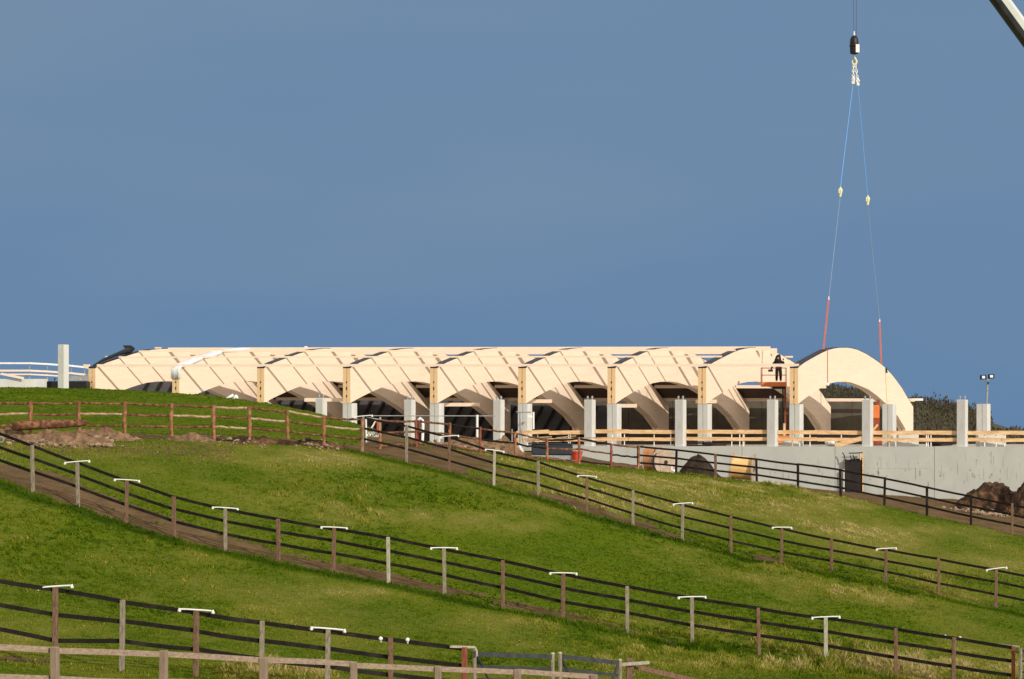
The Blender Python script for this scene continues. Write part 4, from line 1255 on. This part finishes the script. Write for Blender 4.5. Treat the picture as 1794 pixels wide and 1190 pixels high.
# ------------------------------------------------------------------ fences
def fence(name, label, Ln, DD, postm, railm, fr, pw=.095, rh=.10, rt=.04, rustic=False, arms=(), armw=.36, seed=1, skip_rails=(), end_rails=True, rail_side=1, foot=.25, joint_gap=0.01, armdrop=None, postm_at={}):
    rr = random.Random(seed)
    q0 = at(Ln[0][0], Ln[0][2], interp(Ln[0][0], *DD))
    r = thing(name, q0, label, 'fence')
    tops, feet = [], []
    for i, (px, pt, pb) in enumerate(Ln):
        D = interp(px, *DD)
        t, f = at(px, pt, D), at(px, pb, D)
        g = gz(f.x, f.y)
        f.z = min(f.z, g + .03)
        tops.append(t); feet.append(f)
        m_ = M[postm_at.get(px) or rr.choice(postm)]
        lean = Vector((rr.uniform(-.035, .035), rr.uniform(-.03, .03), 0))
        b = MB()
        if rustic:
            n = 7
            pts = [f - Vector((0, 0, foot)) + (t + lean - f + Vector((0, 0, foot))) * (j / n) + Vector((rr.uniform(-.015, .015), rr.uniform(-.015, .015), 0)) for j in range(n + 1)]
            b.tube(pts, [pw * .55 * rr.uniform(.85, 1.15) for _ in pts], 7)
        else:
            b.bar(f - Vector((0, 0, foot)), t + lean, pw * rr.uniform(.92, 1.08), pw, up=(math.sin(.2 + rr.uniform(-.15, .15)), 1, 0))
        b.build('post', m_, r, bevel=0 if rustic else .008)
        if px in arms:
            c = t + lean + Vector((0, -.03, .015))
            tilt = rr.uniform(-.045, .045)
            v = Vector((armw, rr.uniform(-.02, .02), tilt))
            a = MB()
            a.tube([c - v, c - v * .5 + Vector((0, 0, .006)), c + v * .5 + Vector((0, 0, .006)), c + v], .018, 6)
            for sg in (-1, 1):
                e = c + v * sg
                a.tube([e + Vector((0, 0, .02)), e + Vector((.012 * sg, 0, -.035))], [.032, .034], 7)
                a.tube([e + Vector((.012 * sg, 0, -.03)), e + Vector((.012 * sg, 0, -.055))], [.042, .034], 7)
            a.build('insulator_arm', M['white'], r)
    for i in range(len(Ln) - 1):
        if i in skip_rails: continue
        for j, u in enumerate(fr):
            a = feet[i].lerp(tops[i], u); b_ = feet[i + 1].lerp(tops[i + 1], u)
            off = Vector((0, rail_side * (pw * .5 + rt * .5 + .004), 0))
            a += off + Vector((0, 0, rr.uniform(-.012, .012))); b_ += off + Vector((0, 0, rr.uniform(-.012, .012)))
            d = (b_ - a).normalized()
            ext = .03 if i % 2 else .0
            m_ = rr.choice(railm)
            mb = MB()
            if rustic:
                n = 8
                pts = [a.lerp(b_, k / n) + Vector((0, 0, rr.uniform(-.018, .018) - .02 * math.sin(math.pi * k / n))) for k in range(n + 1)]
                mb.tube(pts, [rh * .5 * rr.uniform(.8, 1.15) for _ in pts], 7)
            else:
                # sawn boards with a slight sag or bow
                n = 3; sag = rr.uniform(-.012, .018)
                pts = [a.lerp(b_, k / n) - Vector((0, 0, sag * math.sin(math.pi * k / n))) + Vector((0, ext * .15, 0)) for k in range(n + 1)]
                sd = d.cross(Vector((0, 0, 1))).normalized() * rt / 2
                upv = Vector((0, 0, rh / 2))
                vs = []
                for p in pts:
                    vs += [p - sd - upv, p + sd - upv, p + sd + upv, p - sd + upv]
                fs = [(0, 1, 2, 3), tuple(n * 4 + c for c in (3, 2, 1, 0))]
                for k in range(n):
                    for c in range(4):
                        fs.append((k*4 + c, k*4 + (c+1) % 4 + 0, (k+1)*4 + (c+1) % 4, (k+1)*4 + c))
                mb.add(vs, [f_[::-1] for f_ in fs])
            mb.build('rail', M[m_], r)
    return r
mix_posts = ['post_grey', 'post_brown', 'post_grey', 'post_brown', 'post_grey']
fence('paddock_fence', 'black railed paddock fence with grey and brown posts, middle one of the slope', FA, FAD, mix_posts, ['rail_black'], (.975, .665, .345), .095, .078,
      arms=(635,787,865,1028,1195,1369,1551,1744), armw=.32, seed=2, postm_at={865:'post_pale',635:'post_grey',712:'post_grey',787:'post_brown',943:'post_grey',1028:'post_brown',1109:'post_grey',1195:'post_grey',1281:'post_brown',1369:'post_brown',1457:'post_brown',1551:'post_brown',1645:'post_brown',1744:'post_brown'})
fb = fence('paddock_fence', 'long black railed paddock fence crossing the whole slope from upper left to lower right', FB, FBD, mix_posts, ['rail_black'], (.98, .70, .41), .10, .09,
      arms=(137,221,395,584,779,986,1213,1447), armw=.36, seed=4, postm_at={395:'post_grey',681:'post_pale',1447:'post_pale',1775:'post_red',58:'post_grey',1213:'post_grey',1330:'post_brown',881:'post_brown',137:'post_grey',221:'post_brown',305:'post_brown',488:'post_brown',584:'post_brown',779:'post_grey',986:'post_brown',1099:'post_grey',1570:'post_brown',1670:'post_brown'})
fc = fence('paddock_fence', 'lowest black railed fence at bottom left with white insulator arms', FC, FCD, mix_posts, ['rail_black', 'rail_black', 'rail_black'], (.97, .69, .41), .10, .092,
      arms=(96,343,573), armw=.34, seed=6, postm_at={96:'post_brown',213:'post_grey',343:'post_brown',458:'post_grey',573:'post_grey',685:'post_brown',813:'post_red'})
fence('rustic_fence', 'rustic brown pole fence along the foot of the green knoll', FR, FRD, ['rustic_post'], ['rustic', 'rustic', 'rustic', 'rustic_pale'], (.95, .66, .36), .115, .088, rustic=True, seed=8)
FD1, FD2 = FD[:9], FD[8:]
fence('yard_fence', 'old red-brown rail fence along the yard below the tall bays', FD1, FDD, ['rustic_post', 'post_red', 'rustic_post'], ['rustic', 'rail_black', 'rustic'], (.95, .55, .10), .11, .09, rustic=True, seed=10, postm_at={958:'rustic_post',903:'rustic_post'})
fence('top_fence', 'thin black rail fence on the crest in front of the concrete wall', FD2, FDD, ['rail_black', 'rail_black', 'post_brown'], ['rail_black'], (.96, .64, .33), .10, .085, seed=12, postm_at={1118:'rail_black'})
fence('plank_fence', 'weathered plank fence nearest the camera along the bottom left edge', FE, FED, ['plank_post'], ['plank'], (.955, .64, .33), .11, .085, rt=.04, seed=14, rail_side=1)

# insulator knobs on posts without arms
for par, px, py, D in ((fb, 1656, 1115, 69.6), (fb, 1682, 1118, 69.4), (fc, 667, 1119, 53.9), (fc, 714, 1121, 54.1)):
    c = at(px, py, D)
    MB().blob(c, .045, .035, .045, px, .15, 8, 6).tube([c + Vector((0, .02, -.03)), c + Vector((0, .06, -.09))], .02, 6).build('insulator_knob', M['white'], par, smooth=True)
# rail leading on from the left-most post top of the middle fence, pale stub arms by the trestle
def gate(name, label, x0, y0, x1, y1, D0, D1, hpx, diag, posts):
    r = thing(name, at(x0, y0 + hpx, D0), label, 'gate')
    a, b = at(x0, y0, D0), at(x1, y1, D1)
    H_ = hpx * D0 / F
    dn = Vector((0, 0, -H_))
    MB().bar(a, b, .05, .095).build('top_tube', M['galv_dark'], r)
    for i in (1, 2, 3, 4):
        u = (.24, .48, .74, 1.0)[i - 1]
        MB().bar(a + dn * u, b + dn * u, .03, .07).build('bar', M['galv_dark'], r)
    for p in (a, b):
        MB().tube([p + Vector((0, 0, .07)), p + dn], .045, 8).build('stile', M['post_grey'], r)
        MB().blob(p + Vector((0, 0, .07)), .05, .05, .03, 1, .1, 8, 5).build('hinge_cap', M['post_pale'], r)
    if 'l' in diag: MB().tube([a + (b - a) * .04 - Vector((0, 0, .05)), a + (b - a) * .30 + dn * .85], .028, 7).build('brace', M['galv_dark'], r)
    if 'r' in diag: MB().tube([b + (a - b) * .04 - Vector((0, 0, .05)), b + (a - b) * .28 + dn * .85], .028, 7).build('brace', M['galv_dark'], r)
    return r
gate('field_gate', 'grey tubular metal gate at the bottom, left of the two', 831, 1146, 968, 1151, 55.2, 56.2, 92, 'l', 1)
gate('field_gate', 'dark tubular metal gate at the bottom, right of the two', 981, 1150, 1086, 1162, 56.3, 57, 92, 'lr', 1)
D = 57.3
b = MB().bar(at(1103, 1153, D), at(1103, 1262, D), .16, .15, up=(0, 1, 0))
tag(b.build('gate_post', M['post_brown'], bevel=.012), 'dark brown timber gate post right of the two metal gates', 'post')
b = MB().bar(at(1085, 1165, D - .14), at(1138, 1161, D - .14), .03, .075)
tag(b.build('insulator_board', M['post_pale'], bevel=.006), 'short pale board nailed across the dark gate post', 'board')
b = MB().bar(at(1112, 1168, D + .1), at(1222, 1194, D + 1.5), .04, .11)
tag(b.build('loose_rail', M['post_brown']), 'single brown rail running down right from the dark gate post', 'rail')
b = MB().bar(at(788, 1133, 54.9), at(832, 1134, 55.1), .03, .05)
b.tube([at(832, 1134, 55.1), at(835, 1141, 55.1), at(835, 1150, 55.1)], .025, 6)
tag(b.build('insulator_board', M['post_pale']), 'short pale board with a bent wire beside the left metal gate', 'board')
b = MB().bar(at(1735, 1128, 69), at(1786, 1133, 68.6), .03, .045)
tag(b.build('insulator_board', M['post_pale']), 'short pale board on the red end post at bottom right', 'board')
r = thing('field_gate', at(1790, 1220, 68.4), 'grey metal gate just entering the frame at bottom right', 'gate')
for px, m_ in ((1788, 'post_grey'), (1797, 'galv')):
    MB().tube([at(px, 1136, 68.3), at(px, 1222, 68.3)], .05, 8).build('stile', M[m_], r)
for yy in (1139, 1158, 1177, 1196, 1214):
    MB().tube([at(1788, yy, 68.3), at(1990, yy + 30, 67.5)], .028, 7).build('bar', M['galv_dark'], r)

# ------------------------------------------------------------------ the yard
def heap(name, px, py_base, D, hw, hh, dp, m, label, cat, seed, skew=0., amp=.5):
    """a tipped heap: rough cone grid on the ground"""
    c = at(px, py_base, D)
    z0 = gz(c.x, c.y) - .1
    n, mr = 54, 24
    vs, fs = [], []
    for i in range(mr + 1):
        t = i / mr
        for k in range(n):
            ph = 2 * math.pi * k / n
            e = 1 + .25 * mnoise.noise(Vector((math.cos(ph) * 1.3, math.sin(ph) * 1.3, seed)))
            x, y = math.cos(ph) * hw * t * e, math.sin(ph) * dp * t * e
            h = hh * ((1 - t * t) ** 1.5 * .75 + .25 * (1 - t)) * (1 + .18 * mnoise.noise(Vector((x, y, seed * 2.)))) if t < 1 else -.1
            h += min(1, hh * 1.1) * amp * .26 * mnoise.noise(Vector((x * 2.2, y * 2.2, seed))) * (t < 1) + min(1, hh * .8) * amp * .20 * mnoise.noise(Vector((x * 5, y * 5, seed))) * (t < 1) + min(1, hh) * amp * .10 * mnoise.noise(Vector((x * 11, y * 11, seed))) * (t < 1)
            vs.append((c.x + x + skew * h, c.y + y, z0 + h))
    for i in range(mr):
        for k in range(n):
            fs.append((i*n + k, (i+1)*n + k, (i+1)*n + (k+1) % n, i*n + (k+1) % n))
    return tag(MB().add(vs, fs).build(name, M[m]), label, cat)
heap('soil_heap', 1222, 846, 132, 1.35, 1.25, 1.2, 'soil_dark', 'dark soil heap on the crest between the cable drums', 'soil heap', 3)
heap('soil_heap', 1728, 915, 128, 2.6, 1.5, 1.6, 'soil', 'broad dark soil heap against the wall at the right', 'soil heap', 5, .2, .9)
heap('soil_heap', 1812, 922, 126, 1.95, 2.5, 1.6, 'soil', 'tall brown soil heap cut off by the right edge', 'soil heap', 8, .1, 1.0)
heap('clay_heap', 815, 812, 112, 1.9, .55, 1.2, 'soil_light', 'low pale clay heap behind the yard fence', 'soil heap', 11, 0, 1)
heap('clay_heap', 880, 806, 116, 1.3, .85, 1.1, 'soil_light', 'pinkish clay heap left of the dark container', 'soil heap', 13, 0, 1)
heap('clay_heap', 105, 772, 92.5, 2.1, .50, .9, 'soil_light', 'broken bank of clay and stones at the left end of the rustic fence', 'soil heap', 15, 0, 1.4)
heap('clay_heap', 180, 768, 94.5, 1.6, .45, .8, 'soil_light', 'low clay spill right of the broken bank', 'soil heap', 17, 0, 1.4)
heap('clay_heap', 20, 762, 93.5, .9, .5, .8, 'soil_light', 'small turf covered clay lump at the left edge', 'soil heap', 18, 0, 1.4)
heap('clay_heap', 330, 767, 95.2, 1.2, .34, .5, 'soil_light', 'small wedge of clay beneath the rustic fence', 'soil heap', 19, 0, 1.2)
heap('clay_heap', 545, 781, 97.5, 1.3, .28, .5, 'soil', 'low dark earth ridge at the corner of the rustic fence', 'soil heap', 21, 0, 1.6)
heap('clay_heap', 430, 772, 96.2, 1.9, .26, .4, 'soil', 'long dark earth ridge under the rustic fence', 'soil heap', 22, 0, 1.8)
p, q = at(24, 747, 92.6), at(150, 741, 94.2)
tag(MB().tube([p, p.lerp(q, .3) + Vector((0, 0, .02)), p.lerp(q, .7), q], [.17, .18, .15, .11], 10).build('log', M['rustic'], smooth=True), 'brown log lying on top of the clay bank at the left', 'log')
rs2 = random.Random(9)
mb = MB()
for cx, cy, w_, h_, D, n, lo, hi in ((85, 768, 60, 7, 92, 90, .03, .11), (170, 771, 40, 5, 93, 60, .03, .13), (560, 780, 40, 4, 97, 50, .03, .09), (800, 808, 40, 7, 110, 80, .04, .13), (425, 768, 60, 3, 95.5, 40, .03, .07), (1720, 912, 60, 8, 120, 90, .04, .12), (1240, 842, 40, 3, 128, 30, .04, .1), (870, 812, 40, 5, 112, 60, .04, .16), (1060, 818, 50, 3, 118, 40, .03, .1)):
    for i in range(n):
        px, py = rs2.gauss(cx, w_ * .5), cy
        Dd = D + rs2.uniform(-1.2, 1.4)
        c = at(px, py, Dd)
        zz = gz(c.x, c.y)
        s_ = rs2.uniform(lo, hi)
        mb.blob(Vector((c.x, c.y, zz + s_ * .3 + max(0, rs2.gauss(0, .06)))), s_, s_, s_ * .7, i, .5, 6, 4)
tag(mb.build('rubble', M['rock']), 'pale stones strewn along the earth banks and heaps', 'rubble', kind='stuff')

# cable drums
def drum(px, py_c, D, rad, half, yaw, m_flange, m_wrap, label, tilt=0., wr_=.86):
    c0 = at(px, py_c, D)
    c = Vector((c0.x, c0.y, c0.z))
    ax = Vector((math.cos(yaw), math.sin(yaw), tilt)).normalized()
    r = thing('cable_drum', c - Vector((0, 0, rad)), label, 'cable drum', 'cable drums on the crest')
    for s_ in (-1, 1):
        MB().tube([c + ax * s_ * half, c + ax * s_ * (half + .07)], rad, 26).build('flange', M[m_flange], r, bevel=.01)
    MB().tube([c - ax * (half - .002), c + ax * (half - .002)], rad * wr_, 26).build('wrap', M[m_wrap], r)
    h = MB()
    h.tube([c - ax * (half + .10), c - ax * (half + .072)], rad * .16, 12)
    h.tube([c + ax * (half + .072), c + ax * (half + .10)], rad * .16, 12)
    h.build('hub', M['black_paint'], r)
    return r
drum(1143, 805, 134, .74, .33, -.35, 'drum_wood', 'drum_rust', 'cable drum with orange-brown wrapping, left one of the pair by the fence')
drum(1163, 810, 131, .66, .16, -1.15, 'drum_wood', 'cable_coil', 'grey-brown wooden cable drum facing the camera, right one of the pair')
drum(1300.5, 820, 127, .80, .50, -.20, 'drum_wood', 'ply', 'large cable drum wrapped in bright yellow plywood right of the soil heap', -.09, .72)
# dark shaft box, post and bent bars in front of the wall
r = thing('formwork_box', wpt(1496, 862, .3), 'tall dark steel shuttering box standing against the pale wall', 'shuttering')
c0 = wpt(1480, None, .35); c1 = wpt(1510.5, None, .35)
zb = (Y0 - 866) * c0.y / F; zt_ = (Y0 - 806) * c0.y / F
MB().prism([Vector((c0.x, c0.y, zb)), Vector((c1.x, c1.y, zb)), Vector((c1.x, c1.y, zt_ + .12)), Vector((c0.x, c0.y, zt_))], -WN * .32).build('panel', M['formwork'], r)
MB().bar(wpt(1507.5, 794, .42), wpt(1507.5, 806, .42), .08, .24, up=(0, 1, 0)).build('timber_post', M['board'], r)
MB().bar(wpt(1511.5, 793, .40), wpt(1511.5, 866, .40), .06, .10, up=(0, 1, 0)).build('edge_post', M['board'], r)
for pts in ([(1476, 793), (1479, 798), (1481, 808)], [(1487, 794), (1500, 794), (1512, 793)], [(1489.5, 798), (1491, 803), (1492, 808)], [(1494, 797), (1497, 803), (1498, 808)]):
    MB().tube([wpt(x, y, .40) for x, y in pts], .035, 6).build('bent_bar', M['black_paint'], r)
a = MB().bar(wpt(1478.5, 822, .36), wpt(1478.5, 864, .36), .05, .12, up=(0, 1, 0))
a.build('edge_strip', M['white'], r)

# dark container at the left end of the wall, red bin beside it
r = thing('site_container', wpt(965, 800, 3.5), 'low navy skip with a grey lower edge at the left end of the wall', 'skip')
D = 150
a, b = at(931, 778, D), at(1003, 779, D)
MB().box(at(967, 787.5, D + 1), (b - a) / 2 * 1.0, (0, 1, 0), (0, 0, .30)).build('skip_body', M['navy'], r, bevel=.04)
MB().box(at(965, 801.5, D + 1), (b - a) / 2 * .94, (0, .9, 0), (0, 0, .155)).build('skip_base', M['galv'], r, bevel=.02)
MB().bar(at(925, 777.2, D - .02), at(1004, 777.8, D - .02), .12, .07).build('skip_lip', M['navy'], r)
rb = MB()
c = at(1011, 811, 122)
rb.tube([c, c + Vector((0, 0, .50))], [.20, .25], 14)
rb.tube([c + Vector((0, 0, .48)), c + Vector((0, 0, .56))], [.28, .28], 14)
tag(rb.build('bin', M['red']), 'red plastic bin behind the yard fence at the end of the wall', 'bin')

# steel trestle and white bent pipe between the columns
D = 101
r = thing('scaffold_trestle', at(654, 786, D), 'white and red painted scaffold trestle behind the fence corner', 'trestle')
for x in (641, 666):
    MB().tube([at(x, 731, D), at(x + 1, 784, D)], .035, 7).build('leg', M['white'] if x == 641 else M['post_pale'], r)
for (x0, y0, x1, y1) in ((640, 758, 668, 758), (640, 765, 668, 766), (640, 773, 667, 774), (641, 732, 668, 736)):
    MB().tube([at(x0, y0, D), at(x1, y1, D)], .032, 7).build('crossbar', M['post_pale'], r)
MB().tube([at(658, 738, D), at(651, 750, D)], .035, 7).build('brace', M['white'], r)
lt = MB()
for i in range(5):
    lt.tube([at(641 + i * 5, 759, D), at(646 + i * 5, 766, D)], .02, 5)
    lt.tube([at(646 + i * 5, 759, D), at(641 + i * 5, 766, D)], .02, 5)
lt.build('lattice', M['white'], r)
MB().tube([at(661.5, 738, D - .1), at(661.5, 755, D - .1)], .04, 7).build('red_strut', M['red'], r)
D = 118
pp = [at(731, 738, D), at(737, 733, D), at(740, 735, D), at(741, 745, D), at(740, 775, D), at(738, 781, D), at(728, 781, D), at(723, 774, D)]
tag(MB().tube(pp, .07, 8).build('white_pipe', M['offwhite'], smooth=True), 'white bent pipe standing behind the fence between two columns', 'pipe')
tag(MB().tube([at(731, 742, D + .4), at(731, 770, D + .4)], .09, 8).build('red_pipe', M['rust_red']), 'rust-red upright pipe beside the white bent pipe', 'pipe')
tag(MB().tube([at(836, 727, 125), at(836, 772, 125)], [.06, .06], 8).build('white_pole', M['white']), 'white plastic pole standing in front of the dark bay', 'pole')
tag(MB().tube([at(934.5, 722, 178), at(934.5, 752, 178)], [.07, .07], 8).build('white_pole', M['white']), 'thin white pole with dark interior behind, right of the weather-stained column', 'pole')
tag(MB().box(at(929, 730, 181), (.2, 0, 0), (0, .1, 0), (0, 0, .07)).build('white_sign', M['white'], bevel=.01), 'small white panel beside the thin white pole', 'panel')
tag(MB().tube([at(640, 728.6, 125), at(780, 728.8, 126), at(868, 729, 127)], .022, 6).build('fence_wire', M['galv']), 'thin pale wire stretched behind the yard fence', 'wire')
tag(MB().bar(at(910, 780, 119), at(921, 800, 119), .05, .09).build('prop', M['offwhite']), 'white slanting prop beside the weather-stained column', 'prop')
b = MB()
for i in range(7):
    b.tube([at(860 + rs2.uniform(-5, 25), 776 + rs2.uniform(-2, 4), 121), at(890 + rs2.uniform(-5, 30), 778 + rs2.uniform(-3, 5), 121.5)], .05, 6)
tag(b.build('pipe_pile', M['post_pale']), 'loose pile of pale pipes and laths behind the yard fence', 'pile')
b = MB()
c = at(955, 771, 160)
for i in range(16):
    c2_ = at(912 + rs2.uniform(0, 110), 770 + rs2.uniform(-3, 3), 164 + rs2.uniform(-1, 1))
    b.bar(c2_, c2_ + Vector((rs2.uniform(.6, 1.8), rs2.uniform(-.3, .3), rs2.uniform(-.1, .15))), .05, .07)
tag(b.build('timber_pile', M['rustic_pale']), 'untidy pile of sawn laths behind the left end of the board rail', 'pile')
b = MB()
for x0, y0, x1, y1 in ((912, 748, 917, 778), (897, 752, 897, 778), (905, 722, 930, 722.5), (911, 722, 911, 780)):
    b.tube([at(x0, y0, 130), at(x1, y1, 130)], .035, 6)
tag(b.build('scaffold', M['galv']), 'thin grey scaffold frame in front of the weather-stained column', 'scaffold')
# white dressed stone and wrapped material by the left bay
D = 150
b = MB().blob(at(413, 702, D), .20, .12, .34, 4, .2, 9, 7).tube([at(406, 706, D), at(397, 698, D), at(409, 692, D)], .09, 6)
tag(b.build('wrapped_bundle', M['offwhite'], smooth=True), 'white wrapped bundle on the knoll edge under the second arch', 'bundle')
tag(MB().bar(at(547, 726.5, 160), at(547, 735, 160), .07, .11, up=(0, 1, 0)).build('white_marker', M['white']), 'short white marker post beside the leftmost pegged column', 'marker')
D = 131
tag(MB().blob(at(1180, 826, D), .16, .12, .10, 6, .4, 8, 6).blob(at(1176, 820, D), .10, .1, .16, 8, .4, 8, 6).build('paper_sack', M['offwhite']), 'white crumpled sack beside the cable drums', 'sack')
# a row of pale rocks and the metal reel at the left edge
c = at(2, 770, 85)
tag(MB().tube([c + Vector((math.cos(a) * .09, 0, math.sin(a) * .09)) for a in [k * math.pi / 6 for k in range(13)]], .022, 6, cap=False).build('wire_coil', M['galv']), 'small coil of wire hung on the fence at the left edge', 'coil')

for o in list(sc.objects):
    if '_org' in o:
        del o['_org']
